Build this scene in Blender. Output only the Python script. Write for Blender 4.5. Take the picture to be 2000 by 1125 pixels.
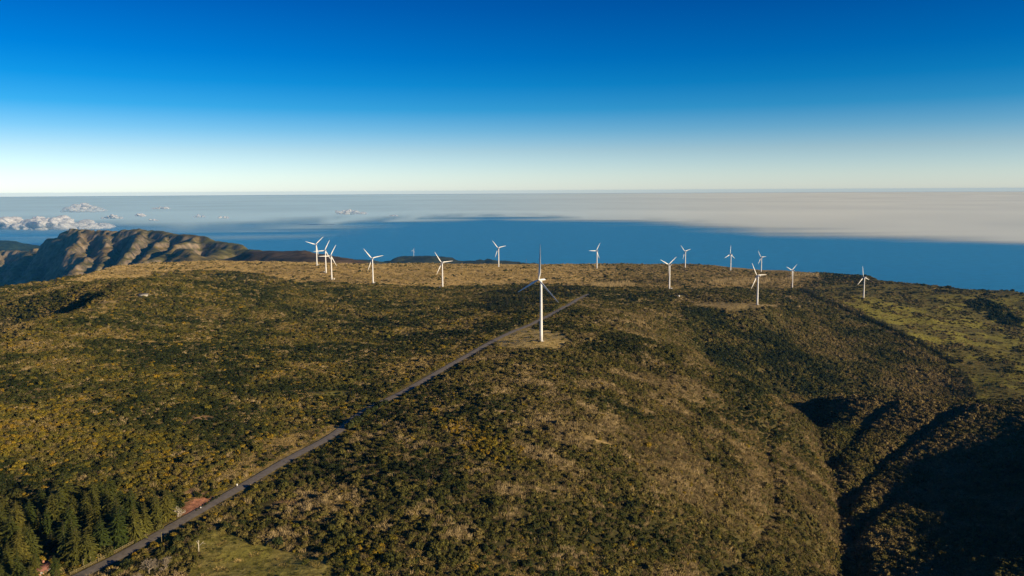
import bpy, bmesh, math, random
import numpy as np
from mathutils import Vector, Matrix

for o in list(bpy.data.objects):
    bpy.data.objects.remove(o)
R = math.radians
scene = bpy.context.scene
COL = scene.collection

# ------------------------------------------------------------------ camera
F_PX = 1540.0                      # focal length for a 2000 px wide frame
CAM = np.array([0.0, 0.0, 150.0])
PITCH, ROLL = R(7.03), R(0.30)
_F = np.array([0, math.cos(PITCH), -math.sin(PITCH)])
_R0 = np.array([1.0, 0, 0]); _U0 = np.array([0, math.sin(PITCH), math.cos(PITCH)])
_Rt = _R0*math.cos(ROLL) - _U0*math.sin(ROLL)
_Up = _R0*math.sin(ROLL) + _U0*math.cos(ROLL)
cd = bpy.data.cameras.new('camera'); cam = bpy.data.objects.new('camera', cd); COL.objects.link(cam)
cd.sensor_width = 36; cd.lens = 36*F_PX/2000; cd.clip_start = 1; cd.clip_end = 900000
m = Matrix.Identity(4)
for i in range(3):
    m[i][0] = _Rt[i]; m[i][1] = _Up[i]; m[i][2] = -_F[i]; m[i][3] = CAM[i]
cam.matrix_world = m
scene.camera = cam

# ------------------------------------------------------------------ sky, sun, exposure
SUN_EL, SUN_AZ = R(16.0), R(119.0)       # azimuth clockwise from +Y
sun_dir = Vector((math.sin(SUN_AZ)*math.cos(SUN_EL), math.cos(SUN_AZ)*math.cos(SUN_EL), math.sin(SUN_EL)))
world = bpy.data.worlds.new('World'); scene.world = world; world.use_nodes = True
wn, wl = world.node_tree.nodes, world.node_tree.links
wn.clear()
sky = wn.new('ShaderNodeTexSky'); sky.sky_type = 'NISHITA'; sky.sun_disc = False
sky.sun_elevation = SUN_EL; sky.sun_rotation = SUN_AZ; sky.altitude = 1500
sky.air_density = 1.0; sky.dust_density = 1.0; sky.ozone_density = 2.0
tc = wn.new('ShaderNodeTexCoord'); sep = wn.new('ShaderNodeSeparateXYZ'); wl.new(tc.outputs['Generated'], sep.inputs[0])
mr = wn.new('ShaderNodeMapRange'); mr.inputs['From Min'].default_value = -0.02; mr.inputs['From Max'].default_value = 0.5
wl.new(sep.outputs['Z'], mr.inputs['Value'])
ramp = wn.new('ShaderNodeValToRGB'); wl.new(mr.outputs[0], ramp.inputs[0])
SKY_RAMP = [(0.0, (0.98, 1.08, 1.40)), (0.036, (0.98, 1.08, 1.38)), (0.075, (0.86, 0.96, 1.18)), (0.133, (0.60, 0.74, 0.92)), (0.18, (0.30, 0.60, 0.85)),
    (0.229, (0.075, 0.475, 0.79)), (0.285, (0.012, 0.39, 0.745)), (0.345, (0.0, 0.32, 0.708)), (0.456, (0.0, 0.241, 0.625)), (0.65, (0.0, 0.19, 0.53)), (1.0, (0.0, 0.15, 0.45))]
def set_ramp(node, stops):
    cr = node.color_ramp
    while len(cr.elements) > 1: cr.elements.remove(cr.elements[-1])
    cr.elements[0].position = stops[0][0]; cr.elements[0].color = (*stops[0][1], 1)
    for p, c in stops[1:]:
        e = cr.elements.new(p); e.color = (*c, 1)
#SKYRAMP
set_ramp(ramp, SKY_RAMP)
mul = wn.new('ShaderNodeMix'); mul.data_type = 'RGBA'; mul.blend_type = 'MULTIPLY'; mul.inputs[0].default_value = 1
wl.new(sky.outputs[0], mul.inputs[6]); wl.new(ramp.outputs[0], mul.inputs[7])
bg = wn.new('ShaderNodeBackground'); bg.inputs[1].default_value = 0.1
wl.new(mul.outputs[2], bg.inputs[0])
wo = wn.new('ShaderNodeOutputWorld'); wl.new(bg.outputs[0], wo.inputs[0])

sl = bpy.data.lights.new('sun', 'SUN'); sl.energy = 4.9; sl.angle = R(0.53); sl.color = (1.0, 0.79, 0.50)
so = bpy.data.objects.new('sun', sl); COL.objects.link(so)
so.rotation_euler = sun_dir.to_track_quat('Z', 'Y').to_euler(); so.location = (300, -200, 400)

scene.view_settings.view_transform = 'Standard'; scene.view_settings.look = 'None'
scene.view_settings.exposure = 0.585; scene.view_settings.gamma = 1.0
scene.render.engine = 'CYCLES'
cy = scene.cycles
cy.max_bounces = 4; cy.diffuse_bounces = 1; cy.glossy_bounces = 1; cy.transmission_bounces = 2
cy.transparent_max_bounces = 24; cy.volume_bounces = 0
cy.caustics_reflective = False; cy.caustics_refractive = False
cy.use_denoising = True

# ------------------------------------------------------------------ helpers
rng = np.random.default_rng(7)
def ray(u, v):
    d = _F*F_PX + _Rt*(u-1000.0) - _Up*(v-562.5)
    return d/np.linalg.norm(d)
def at_y(u, v, Y):
    d = ray(u, v); return CAM + d*(Y/d[1])
def at_drop(u, v, D):
    d = ray(u, v); return CAM + d*(D/-d[2])
def project(P):
    q = P - CAM
    z = q @ _F; x = q @ _Rt; y = q @ _Up
    z = np.where(z < 1, 1, z)
    return 1000 + F_PX*x/z, 562.5 - F_PX*y/z, z

_perm = np.random.default_rng(3).random((256, 256))
def vnoise(x, y):
    xi = np.floor(x).astype(int); yi = np.floor(y).astype(int)
    fx = x-xi; fy = y-yi
    fx = fx*fx*fx*(fx*(fx*6-15)+10); fy = fy*fy*fy*(fy*(fy*6-15)+10)
    a = _perm[xi & 255, yi & 255]; b = _perm[(xi+1) & 255, yi & 255]
    c = _perm[xi & 255, (yi+1) & 255]; d = _perm[(xi+1) & 255, (yi+1) & 255]
    return (a*(1-fx)+b*fx)*(1-fy) + (c*(1-fx)+d*fx)*fy
def fbm(x, y, scale, octv=4, seed=0.0, gain=0.5):
    s = np.zeros_like(np.asarray(x, float)); amp = 1.0; tot = 0.0; f = 1.0/scale
    for k in range(octv):
        ca, sa = math.cos(k*0.9+seed), math.sin(k*0.9+seed)
        s += amp*vnoise((x*ca-y*sa)*f+17.3*k+seed*31.7, (x*sa+y*ca)*f+9.1*k+seed*11.9)
        tot += amp; amp *= gain; f *= 2.03
    return s/tot
def ridged(x, y, scale, octv=4, seed=0.0):
    s = np.zeros_like(np.asarray(x, float)); amp = 1.0; tot = 0.0; f = 1.0/scale
    for k in range(octv):
        ca, sa = math.cos(k*0.9+seed), math.sin(k*0.9+seed)
        s += amp*(1-np.abs(2*vnoise((x*ca-y*sa)*f+13.3*k+seed*31.7, (x*sa+y*ca)*f+7.7*k+seed*5.9)-1))
        tot += amp; amp *= 0.5; f *= 2.1
    return s/tot
def sstep(a, b, x):
    t = np.clip((x-a)/(b-a), 0, 1); return t*t*(3-2*t)
def inpoly(u, v, poly):
    r = np.zeros(u.shape, bool); n = len(poly)
    for i in range(n):
        x1, y1 = poly[i]; x2, y2 = poly[(i+1) % n]
        if y1 == y2: continue
        c = ((y1 > v) != (y2 > v)) & (u < (x2-x1)*(v-y1)/(y2-y1)+x1)
        r ^= c
    return r
def segdist(x, y, pts):
    best = np.full(np.shape(x), 1e9)
    for (ax, ay), (bx, by) in zip(pts[:-1], pts[1:]):
        dx, dy = bx-ax, by-ay
        t = np.clip(((x-ax)*dx+(y-ay)*dy)/(dx*dx+dy*dy+1e-9), 0, 1)
        best = np.minimum(best, np.hypot(x-ax-t*dx, y-ay-t*dy))
    return best

def mesh_np(name, V, faces, mat=None, smooth=False, mat_idx=None):
    """faces: int array (n,3) or (n,4) or list of such arrays"""
    if isinstance(faces, np.ndarray): faces = [faces]
    faces = [np.asarray(f, np.int32) for f in faces if len(f)]
    me = bpy.data.meshes.new(name)
    V = np.asarray(V, np.float32)
    me.vertices.add(len(V)); me.vertices.foreach_set('co', V.ravel())
    if faces:
        tot = np.concatenate([np.full(len(f), f.shape[1], np.int32) for f in faces])
        lv = np.concatenate([f.ravel() for f in faces])
        me.loops.add(len(lv)); me.loops.foreach_set('vertex_index', lv)
        me.polygons.add(len(tot))
        me.polygons.foreach_set('loop_start', np.concatenate([[0], np.cumsum(tot)[:-1]]).astype(np.int32))
        me.polygons.foreach_set('loop_total', tot)
        if smooth: me.polygons.foreach_set('use_smooth', np.ones(len(tot), bool))
    for mm in (mat if isinstance(mat, (list, tuple)) else [mat]):
        if mm: me.materials.append(mm)
    if mat_idx is not None: me.polygons.foreach_set('material_index', np.asarray(mat_idx, np.int32))
    me.update(); me.validate()
    return me
def link(name, me, parent=None, loc=None, rotz=0.0):
    o = bpy.data.objects.new(name, me); COL.objects.link(o)
    if loc is not None: o.location = [float(c) for c in loc]
    o.rotation_euler.z = rotz
    if parent: o.parent = parent
    return o
def tag(o, label=None, cat=None, group=None, kind=None):
    if label: o['label'] = label
    if cat: o['category'] = cat
    if group: o['group'] = group
    if kind: o['kind'] = kind
    return o
def vattr(me, name, arr, typ='FLOAT'):
    a = me.attributes.new(name, typ, 'POINT')
    if typ == 'FLOAT': a.data.foreach_set('value', np.asarray(arr, np.float32))
    elif typ == 'INT': a.data.foreach_set('value', np.asarray(arr, np.int32))
    elif typ == 'FLOAT_VECTOR': a.data.foreach_set('vector', np.asarray(arr, np.float32).ravel())
    elif typ == 'FLOAT_COLOR':
        c = np.ones((len(arr), 4), np.float32); c[:, :3] = arr
        a.data.foreach_set('color', c.ravel())
class MB:
    def __init__(s): s.v = []; s.q = []; s.t = []; s.n = 0
    def add(s, V, Q=None, T=None):
        V = np.asarray(V, float); s.v.append(V)
        if Q is not None and len(Q): s.q.append(np.asarray(Q)+s.n)
        if T is not None and len(T): s.t.append(np.asarray(T)+s.n)
        s.n += len(V)
    def box(s, c, d, rz=0.0, M=None):
        x, y, z = [k/2 for k in d]
        V = np.array([[-x,-y,-z],[x,-y,-z],[x,y,-z],[-x,y,-z],[-x,-y,z],[x,-y,z],[x,y,z],[-x,y,z]])
        if M is not None: V = V @ np.asarray(M).T
        ca, sa = math.cos(rz), math.sin(rz)
        V = np.c_[V[:,0]*ca-V[:,1]*sa, V[:,0]*sa+V[:,1]*ca, V[:,2]] + np.asarray(c)
        s.add(V, [[0,3,2,1],[4,5,6,7],[0,1,5,4],[1,2,6,5],[2,3,7,6],[3,0,4,7]])
    def tube(s, pts, rad, n=8, cap=True):
        pts = np.asarray(pts, float); rad = np.broadcast_to(np.asarray(rad, float), (len(pts),))
        rings = []
        for i in range(len(pts)):
            d = pts[min(i+1, len(pts)-1)]-pts[max(i-1, 0)]; d = d/(np.linalg.norm(d)+1e-9)
            a = np.array([0,0,1.0]) if abs(d[2]) < .9 else np.array([1.0,0,0])
            e1 = np.cross(d, a); e1 /= np.linalg.norm(e1); e2 = np.cross(d, e1)
            th = np.arange(n)*2*math.pi/n
            rings.append(pts[i]+rad[i]*(np.cos(th)[:,None]*e1+np.sin(th)[:,None]*e2))
        V = np.concatenate(rings); Q = []
        for i in range(len(pts)-1):
            for k in range(n):
                Q.append([i*n+k, (i+1)*n+k, (i+1)*n+(k+1)%n, i*n+(k+1)%n])
        T = []
        if cap:
            V = np.concatenate([V, pts[:1], pts[-1:]]); a, b = len(V)-2, len(V)-1
            for k in range(n):
                T.append([a, k, (k+1)%n]); T.append([b, (len(pts)-1)*n+(k+1)%n, (len(pts)-1)*n+k])
        s.add(V, Q, T)
    def mesh(s, name, mat=None, smooth=False):
        fs = []
        if s.q: fs.append(np.concatenate(s.q))
        if s.t: fs.append(np.concatenate(s.t))
        return mesh_np(name, np.concatenate(s.v), fs, mat, smooth)

def new_mat(name, rough=0.9, spec=0.2, color=(0.5,0.5,0.5)):
    mt = bpy.data.materials.new(name); mt.use_nodes = True
    b = mt.node_tree.nodes['Principled BSDF']
    b.inputs['Roughness'].default_value = rough
    b.inputs['Specular IOR Level'].default_value = spec
    b.inputs['Base Color'].default_value = (*color, 1)
    return mt, mt.node_tree.nodes, mt.node_tree.links, b
def noisy_mat(name, c1, c2, scale, rough=0.9, spec=0.2, detail=4, coord='Object', stretch=(1,1,1), bump=0.0, lo=0.35, hi=0.65):
    mt, n, l, b = new_mat(name, rough, spec)
    t = n.new('ShaderNodeTexCoord'); mp = n.new('ShaderNodeMapping'); l.new(t.outputs[coord], mp.inputs[0])
    mp.inputs['Scale'].default_value = stretch
    nz = n.new('ShaderNodeTexNoise'); nz.inputs['Scale'].default_value = scale; nz.inputs['Detail'].default_value = detail
    l.new(mp.outputs[0], nz.inputs[0])
    cr = n.new('ShaderNodeValToRGB'); set_ramp(cr, [(lo, c1), (hi, c2)])
    l.new(nz.outputs[0], cr.inputs[0]); l.new(cr.outputs[0], b.inputs['Base Color'])
    if bump:
        bp = n.new('ShaderNodeBump'); bp.inputs['Strength'].default_value = bump; bp.inputs['Distance'].default_value = 0.05
        l.new(nz.outputs[0], bp.inputs['Height']); l.new(bp.outputs[0], b.inputs['Normal'])
    return mt

# ------------------------------------------------------------------ terrain
# the wind turbines: base pixel, hub pixel row, rotor angle (deg, clockwise from up)
FAR_T = [  # (base u, base v, hub v, angle, label)
    (619.0, 519.0, 477.4, 48, 'white wind turbine farthest left on the plateau edge, standing before the brown hill'),
    (636.8, 533.5, 489.2, 28, 'middle white wind turbine of the tight cluster of three at the left'),
    (648.0, 546.5, 499.6, 30, 'nearest white wind turbine of the tight cluster of three at the left'),
    (728.6, 554.0, 504.6, 80, 'white wind turbine on the tan grass edge right of the left cluster'),
    (864.5, 563.0, 513.0, 86, 'white wind turbine at the dark scrub edge left of the big near turbine'),
    (974.0, 522.0, 484.2, 80, 'white wind turbine on the skyline just left of the big near turbine'),
    (1165.8, 525.0, 489.7, 33, 'white wind turbine on the skyline just right of the big near turbine'),
    (1307.3, 565.3, 516.8, 56, 'white wind turbine with a Y rotor standing near the small white cabinet'),
    (1338.2, 523.3, 490.9, 78, 'small white wind turbine on the skyline behind the Y rotor turbine'),
    (1426.8, 530.0, 496.4, 5, 'small white wind turbine on the skyline with one blade pointing straight up'),
    (1486.5, 533.5, 502.6, 88, 'half hidden white wind turbine behind the one on the sandy pad'),
    (1479.0, 594.8, 538.2, 90, 'white wind turbine on a sandy bare pad above the dark green valley'),
    (1547.3, 563.6, 528.0, 55, 'white wind turbine at the upper end of the dark conifer hedge'),
    (1686.5, 584.0, 541.0, 350, 'rightmost white wind turbine standing in the yellow green meadow'),
]
def tower_point(u, vb, vh, H):
    a = ray(u, vb); b = ray(u, vh)
    d = H/(b[2]/b[1]-a[2]/a[1]); return CAM + a*(d/a[1])
ctrl = [tower_point(u, vb, vh, 40.0) for (u, vb, vh, a, lb) in FAR_T]
NEAR = tower_point(1057.0, 666.0, 546.0, 50.0); ctrl.append(NEAR)
SKYLINE = [(-200,600,124),(-100,584,124),(0,570,125),(100,553,127),(180,535,131),(230,521,134),(300,514,137),(420,510,141),(540,513,148),(600,515,153),
    (700,516,160),(770,516,165),(900,517,170),(1050,518,178),(1165,517,186),(1300,518,197),(1400,519.5,204),(1480,527,212),(1560,531.5,220),
    (1640,538,210),(1695,542,208),(1715,553,210),(1760,558,210),(1850,563,208),(1960,569,207),(2000,576,207),(2150,596,207)]
sky_az, sky_r = [], []
for u, v, D in SKYLINE:
    p = at_drop(u, v, D); ctrl.append(p); sky_az.append(math.atan2(p[0], p[1])); sky_r.append(math.hypot(p[0], p[1]))
DROPS = [(0,656,114),(60,626,116),(0,720,117),(0,800,119),(0,900,123),(0,1000,128),(0,1125,131),(170,1110,129),(330,1030,128),(300,700,121),
    (300,620,125),(500,560,140),(400,800,124),(440,968,127),(500,900,127),(600,700,127),(600,600,136),(650,848,128),(700,815,130),(790,766,127),
    (880,712,126),(800,600,141),(800,660,131),(900,600,140),(960,669,125),(1010,645,125.5),(1050,626,127),(1100,600,134),(1150,576,146),
    (560,1060,128),(700,1000,125),(800,1125,127),(1000,1125,130),(1000,960,124),(1000,820,121),(1060,720,121),(1150,680,124),(1200,640,129),
    (1300,1125,143),(1300,960,138),(1250,820,130),(1300,740,134),(1370,696,140),(1480,770,151),(1590,802,168),(1500,1125,162),(1500,960,160),
    (1300,650,142),(1300,600,155),(1240,590,149),(1590,960,181),
    (1620,900,193),(1645,1000,190),(1655,1125,186),(1605,845,191),
    (1400,620,170),(1450,684,190),(1480,752,211),(1540,640,186),(1600,700,205),(1600,762,221),(1750,764,229),(1880,772,236),(1750,690,214),
    (1830,720,225),(1700,630,203),(1800,680,213),(1900,640,219),(1900,690,223),(1990,700,222),(1960,765,229),(1900,600,212),(1980,630,222),
    (1610,776,194),(1700,776,190),(1800,779,187),(1900,786,183),(2000,797,180),
    (1700,850,189),(1850,880,185),(2000,900,179),(1750,1000,188),(1750,1125,183),(1880,1020,182),(2000,1125,169),(2000,1010,176)]
for u, v, D in DROPS: ctrl.append(at_drop(u, v, D))
for u, v, Y in [(160,600,795),(80,672,812),(0,740,818),(-80,790,822),(-160,830,825),(150,577,905),(60,596,912),(0,609,918),(-80,630,920),(205,574,840)]: ctrl.append(at_y(u, v, Y))   # shaded flank on the left
WORLDP = [(-400,100,140),(-700,300,158),(-900,600,220),(0,60,136),(0,-250,145),(-400,-250,150),(260,120,135),
    (228,735,204),(325,760,229),(450,760,232),(560,760,232),(200,690,206),
    (430,215,103),(510,200,80),(490,320,107),(560,480,116),(590,545,128),(650,630,165),(620,330,96),(720,480,120),(420,-60,100),(700,20,75),(900,300,90),(900,700,215),(1100,1000,235)]
for x, y, D in WORLDP: ctrl.append(np.array([x, y, 150.0-D]))
ctrl = np.array(ctrl)
def tps_fit(P, z, lam=0.0):
    n = len(P); d = np.linalg.norm(P[:,None]-P[None], axis=2)
    K = np.where(d > 0, d*d*np.log(d+1e-12), 0) + lam*np.eye(n)
    A = np.zeros((n+3, n+3)); A[:n,:n] = K; A[:n,n] = 1; A[:n,n+1:] = P; A[n,:n] = 1; A[n+1:,:n] = P.T
    return np.linalg.solve(A, np.r_[z, 0, 0, 0])
_S = 500.0
_W = tps_fit(ctrl[:,:2]/_S, ctrl[:,2], 0.003)
def base_h(x, y):
    sh = np.shape(x); x = np.ravel(x)/_S; y = np.ravel(y)/_S
    out = np.full(x.shape, _W[-3]) + _W[-2]*x + _W[-1]*y
    for (px, py), w in zip(ctrl[:,:2]/_S, _W):
        d2 = (x-px)**2+(y-py)**2
        out += w*0.5*d2*np.log(d2+1e-12)
    return out.reshape(sh)
_o = np.argsort(sky_az); _AZ = np.array(sky_az)[_o]; _RR = np.array(sky_r)[_o]
def height(x, y):
    r = np.hypot(x, y); az = np.arctan2(x, np.maximum(y, 1e-3))
    h = base_h(x, y)
    h += (fbm(x, y, 130, 3, 1.0)-0.5)*5.0*sstep(200, 500, r) + (fbm(x, y, 28, 3, 2.0)-0.5)*3.4
    h += (ridged(x, y, 190, 3, 4.0)-0.6)*9.0*sstep(180, 330, x)*sstep(400, 600, y)
    R0 = np.interp(az, _AZ, _RR)
    e = np.maximum(r-R0*1.01, 0)
    h = h - 0.55*e*e/(e+90)
    for c in ctrl[:15]:
        d = np.hypot(x-c[0], y-c[1]); w = np.exp(-(d/16)**2); h = h*(1-w) + (c[2]-0.1)*w
    return np.clip(h, -900, 142)
GX = np.arange(-1500, 1800.1, 4.0)
GY = np.concatenate([np.arange(-320, 900, 4.0), np.arange(900, 2700, 6.0)])
XX, YY = np.meshgrid(GX, GY)
HH = height(XX, YY)
def hz(x, y):
    x = np.asarray(x, float); y = np.asarray(y, float)
    ix = np.clip(((x-GX[0])/4.0), 0, len(GX)-1.001); i = ix.astype(int); fx = ix-i
    j = np.clip(np.searchsorted(GY, y, 'right')-1, 0, len(GY)-2); fy = np.clip((y-GY[j])/(GY[j+1]-GY[j]), 0, 1)
    return (HH[j,i]*(1-fx)+HH[j,i+1]*fx)*(1-fy)+(HH[j+1,i]*(1-fx)+HH[j+1,i+1]*fx)*fy
def on_ground(u, v, start=150.0):
    d = ray(u, v); t = start
    while t < 3000:
        p = CAM+d*t
        if p[2] < hz(p[0], p[1]):
            lo, hi = t-2.0, t
            for _ in range(14):
                mid = (lo+hi)/2; p = CAM+d*mid
                if p[2] < hz(p[0], p[1]): hi = mid
                else: lo = mid
            p = CAM+d*hi; p[2] = hz(p[0], p[1]); return p
        t += 2.0
    p = CAM+d*2000; return p

# ------------------------------------------------------------------ road line, ditches, ground cover
def smooth_line(pts, step):
    pts = np.asarray(pts, float)
    n = len(pts); out = []
    for i in range(n-1):
        p0 = pts[max(i-1,0)]; p1 = pts[i]; p2 = pts[i+1]; p3 = pts[min(i+2,n-1)]
        k = max(2, int(np.linalg.norm(p2-p1)/step))
        for t in np.arange(k)/k:
            out.append(0.5*((2*p1)+(-p0+p2)*t+(2*p0-5*p1+4*p2-p3)*t*t+(-p0+3*p1-3*p2+p3)*t**3))
    out.append(pts[-1]); return np.array(out)
ROAD_PX = [(120,1142),(180,1112),(230,1088),(275,1064),(330,1034),(375,1006),(440,968),(500,934),(560,898),(610,872),(655,847),(700,812),(740,788),(790,764),(835,738),(880,712),(920,690),(962,667),(1008,645),(1048,627),(1080,611),(1110,596),(1135,582),(1152,574)]
ROAD = smooth_line([on_ground(u, v)[:2] for u, v in ROAD_PX], 5.0)
for _ in range(6): ROAD[1:-1] = (ROAD[:-2]+2*ROAD[1:-1]+ROAD[2:])/4
rz = hz(ROAD[:,0], ROAD[:,1])
for _ in range(14): rz[1:-1] = (rz[:-2]+rz[1:-1]*2+rz[2:])/4
DITCH = [([(1590,800),(1600,845),(1622,900),(1640,960),(1645,1000),(1652,1060),(1660,1125)], 9, 7.0),
    ([(1520,815),(1500,850),(1497,880),(1510,930),(1512,975),(1490,1030),(1460,1075),(1390,1125)], 2.6, 3.0),
    ([(1730,790),(1690,830),(1650,870),(1625,905)], 6, 4.0), ([(1870,800),(1780,860),(1710,915),(1655,985)], 6, 4.5), ([(1760,960),(1710,1000),(1662,1060)], 5, 4.0), ([(1300,800),(1380,850),(1440,910),(1500,960)], 5, 3.0), ([(1230,700),(1320,750),(1400,790),(1490,830)], 6, 2.5),
    ([(205,862),(186,890),(180,918)], 2.5, 1.6), ([(1372,640),(1378,690),(1400,720)], 12, 5.0), ([(690,616),(760,632),(830,642),(880,656)], 3.5, 1.6)]
DLINES = []
for px, w, dep in DITCH:
    L = smooth_line([on_ground(u, v)[:2] for u, v in px], 6.0); DLINES.append((L, w))
    d = segdist(XX, YY, L); HH -= dep*np.exp(-(d/w)**2)
near = (np.abs(XX) < 500) & (YY > 150) & (YY < 1300)
bd = np.full(XX.shape, 1e9); bz = np.zeros(XX.shape)
xs, ys = XX[near], YY[near]; b1 = np.full(xs.shape, 1e9); z1 = np.zeros(xs.shape)
for p, z in zip(ROAD, rz):
    d = np.hypot(xs-p[0], ys-p[1]); g = d < b1; b1 = np.where(g, d, b1); z1 = np.where(g, z, z1)
w = 1-sstep(3.5, 11.0, b1)
HH[near] = HH[near]*(1-w) + (z1-0.25)*w
ROAD_D = np.full(XX.shape, 1e9); ROAD_D[near] = b1

Z_TAN = [(120,552),(230,516),(420,504),(600,509),(1050,511),(1300,512),(1480,521),(1580,529),(1610,545),(1560,563),(1300,564),(1160,561),(1050,552),(930,557),(860,561),(730,556),(640,552),(580,552),(540,541),(500,533),(420,527),(300,533),(280,543),(230,547)]
Z_MEADOW_R = [(1575,562),(1640,556),(1720,553),(1960,566),(2200,590),(2200,800),(1912,786),(1890,735),(1800,676),(1700,618),(1640,588)]
Z_MEADOW_B = [(665,1140),(655,1105),(560,1078),(480,1050),(430,1034),(388,1038),(372,1062),(392,1088),(362,1140)]
Z_PAD = [(966,675),(992,655),(1006,640),(1022,638),(1060,643),(1098,649),(1118,667),(1095,682),(1000,682)]
Z_LOT = [(356,984),(385,971),(414,975),(400,990),(388,999),(366,1013),(358,1006)]
Z_VERGE = [(445,948),(432,925),(500,885),(560,855),(620,832),(662,826),(655,846),(560,896),(470,948)]
Z_PATH = [(1350,597),(1370,591),(1440,590),(1520,593),(1512,600),(1440,602)]
Z_CONIF = [(-60,1030),(60,1000),(140,975),(250,975),(332,985),(345,1010),(300,1046),(230,1086),(150,1122),(110,1190),(-80,1210)]
Z_SLOPE = [(1375,640),(1420,610),(1600,612),(1760,660),(1860,715),(1885,785),(1580,800),(1470,775),(1375,700)]
Z_HILL = [(1590,765),(2200,790),(2200,1300),(1660,1300),(1640,1000),(1600,860)]
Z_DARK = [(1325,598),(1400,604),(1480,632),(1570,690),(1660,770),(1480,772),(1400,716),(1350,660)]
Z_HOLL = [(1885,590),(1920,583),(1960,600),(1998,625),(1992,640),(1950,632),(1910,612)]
Z_PALE_GRASS = [(150,606),(235,592),(232,602),(180,618)]  # patch of lighter grass in the left field, few heath bushes
def zones(x, y, z):
    u, v, dep = project(np.stack([x, y, z], -1))
    w = (fbm(x, y, 22, 3, 41.0)-0.5)
    uu = u+w*22*np.clip(300/dep, 0.15, 1.2)*2; vv = v+w*14*np.clip(300/dep, 0.15, 1.2)*2
    Z = {k: inpoly(uu, vv, p) for k, p in (('tan',Z_TAN),('mr',Z_MEADOW_R),('mb',Z_MEADOW_B),('pad',Z_PAD),('lot',Z_LOT),('verge',Z_VERGE),('path',Z_PATH),('slope',Z_SLOPE),('hill',Z_HILL),('pale_grass',Z_PALE_GRASS))}
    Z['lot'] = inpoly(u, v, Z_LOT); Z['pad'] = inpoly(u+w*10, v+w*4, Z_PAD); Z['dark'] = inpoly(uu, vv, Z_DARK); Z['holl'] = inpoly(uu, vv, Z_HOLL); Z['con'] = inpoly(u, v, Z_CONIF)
    return u, v, dep, Z
u, v, dep, Z = zones(XX, YY, HH)
n1 = fbm(XX, YY, 45, 4, 51.0); n2 = fbm(XX, YY, 9, 3, 52.0); n3 = fbm(XX, YY, 110, 3, 53.0)
C = np.empty(XX.shape+(3,))
def mixc(mask, c):
    global C
    mk = np.asarray(mask, float)[...,None]; C = C*(1-mk)+np.array(c)*mk
C[:] = (0.060, 0.054, 0.018)
mixc(sstep(.48,.7,n1)*0.6, (0.120, 0.096, 0.036))
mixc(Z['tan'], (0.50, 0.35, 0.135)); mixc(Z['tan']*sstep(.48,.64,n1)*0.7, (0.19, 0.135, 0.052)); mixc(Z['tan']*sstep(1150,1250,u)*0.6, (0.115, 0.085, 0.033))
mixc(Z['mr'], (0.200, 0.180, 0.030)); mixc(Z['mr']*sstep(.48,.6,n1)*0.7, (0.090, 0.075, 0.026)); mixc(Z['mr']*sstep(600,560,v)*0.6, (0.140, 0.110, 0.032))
mixc(Z['mb'], (0.230, 0.205, 0.042)); mixc(Z['mb']*sstep(.45,.62,n2)*0.6, (0.31, 0.25, 0.075))
mixc(Z['pad'], (0.420, 0.315, 0.115)); mixc(Z['verge'], (0.33, 0.24, 0.09)); mixc(Z['path'], (0.200, 0.152, 0.070)); mixc(Z['pale_grass']*sstep(.4,.6,n2), (0.19, 0.15, 0.04))
mixc((sstep(6.5, 3.0, ROAD_D)), (0.24, 0.185, 0.06))
mixc(Z['lot'], (0.360, 0.165, 0.095))
BARE = []
for (pu, pv, rr_, c) in [(420,647,5,(0.22,.14,.07)),(320,637,7,(.17,.13,.05)),(210,590,6,(.19,.14,.055)),(650,771,7,(.13,.12,.026)),(685,678,6,(.15,.13,.03)),(1330,578,5,(.16,.13,.04)),(990,803,4,(.24,.17,.08)),(1440,600,9,(.16,.12,.05)),(1165,860,5,(.22,.16,.07)),(395,815,4,(.2,.12,.06)),(560,985,5,(.2,.12,.06)),(380,960,3,(.2,.12,.06)),(100,955,3,(.2,.14,.07)),(40,668,6,(.2,.14,.06))]:
    g = on_ground(pu, pv); dd = np.hypot((XX-g[0])/2.2, YY-g[1]); mixc(sstep(rr_, rr_*0.6, dd+6*(n2-.5)), [q*1.6 for q in c]); BARE.append((g[0], g[1], rr_))
ny, nx = XX.shape; idx = np.arange(nx*ny).reshape(ny, nx)
Q = np.stack([idx[:-1,:-1], idx[:-1,1:], idx[1:,1:], idx[1:,:-1]], -1).reshape(-1, 4)
TER = mesh_np('ground', np.c_[XX.ravel(), YY.ravel(), HH.ravel()], Q, None, True)
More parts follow.
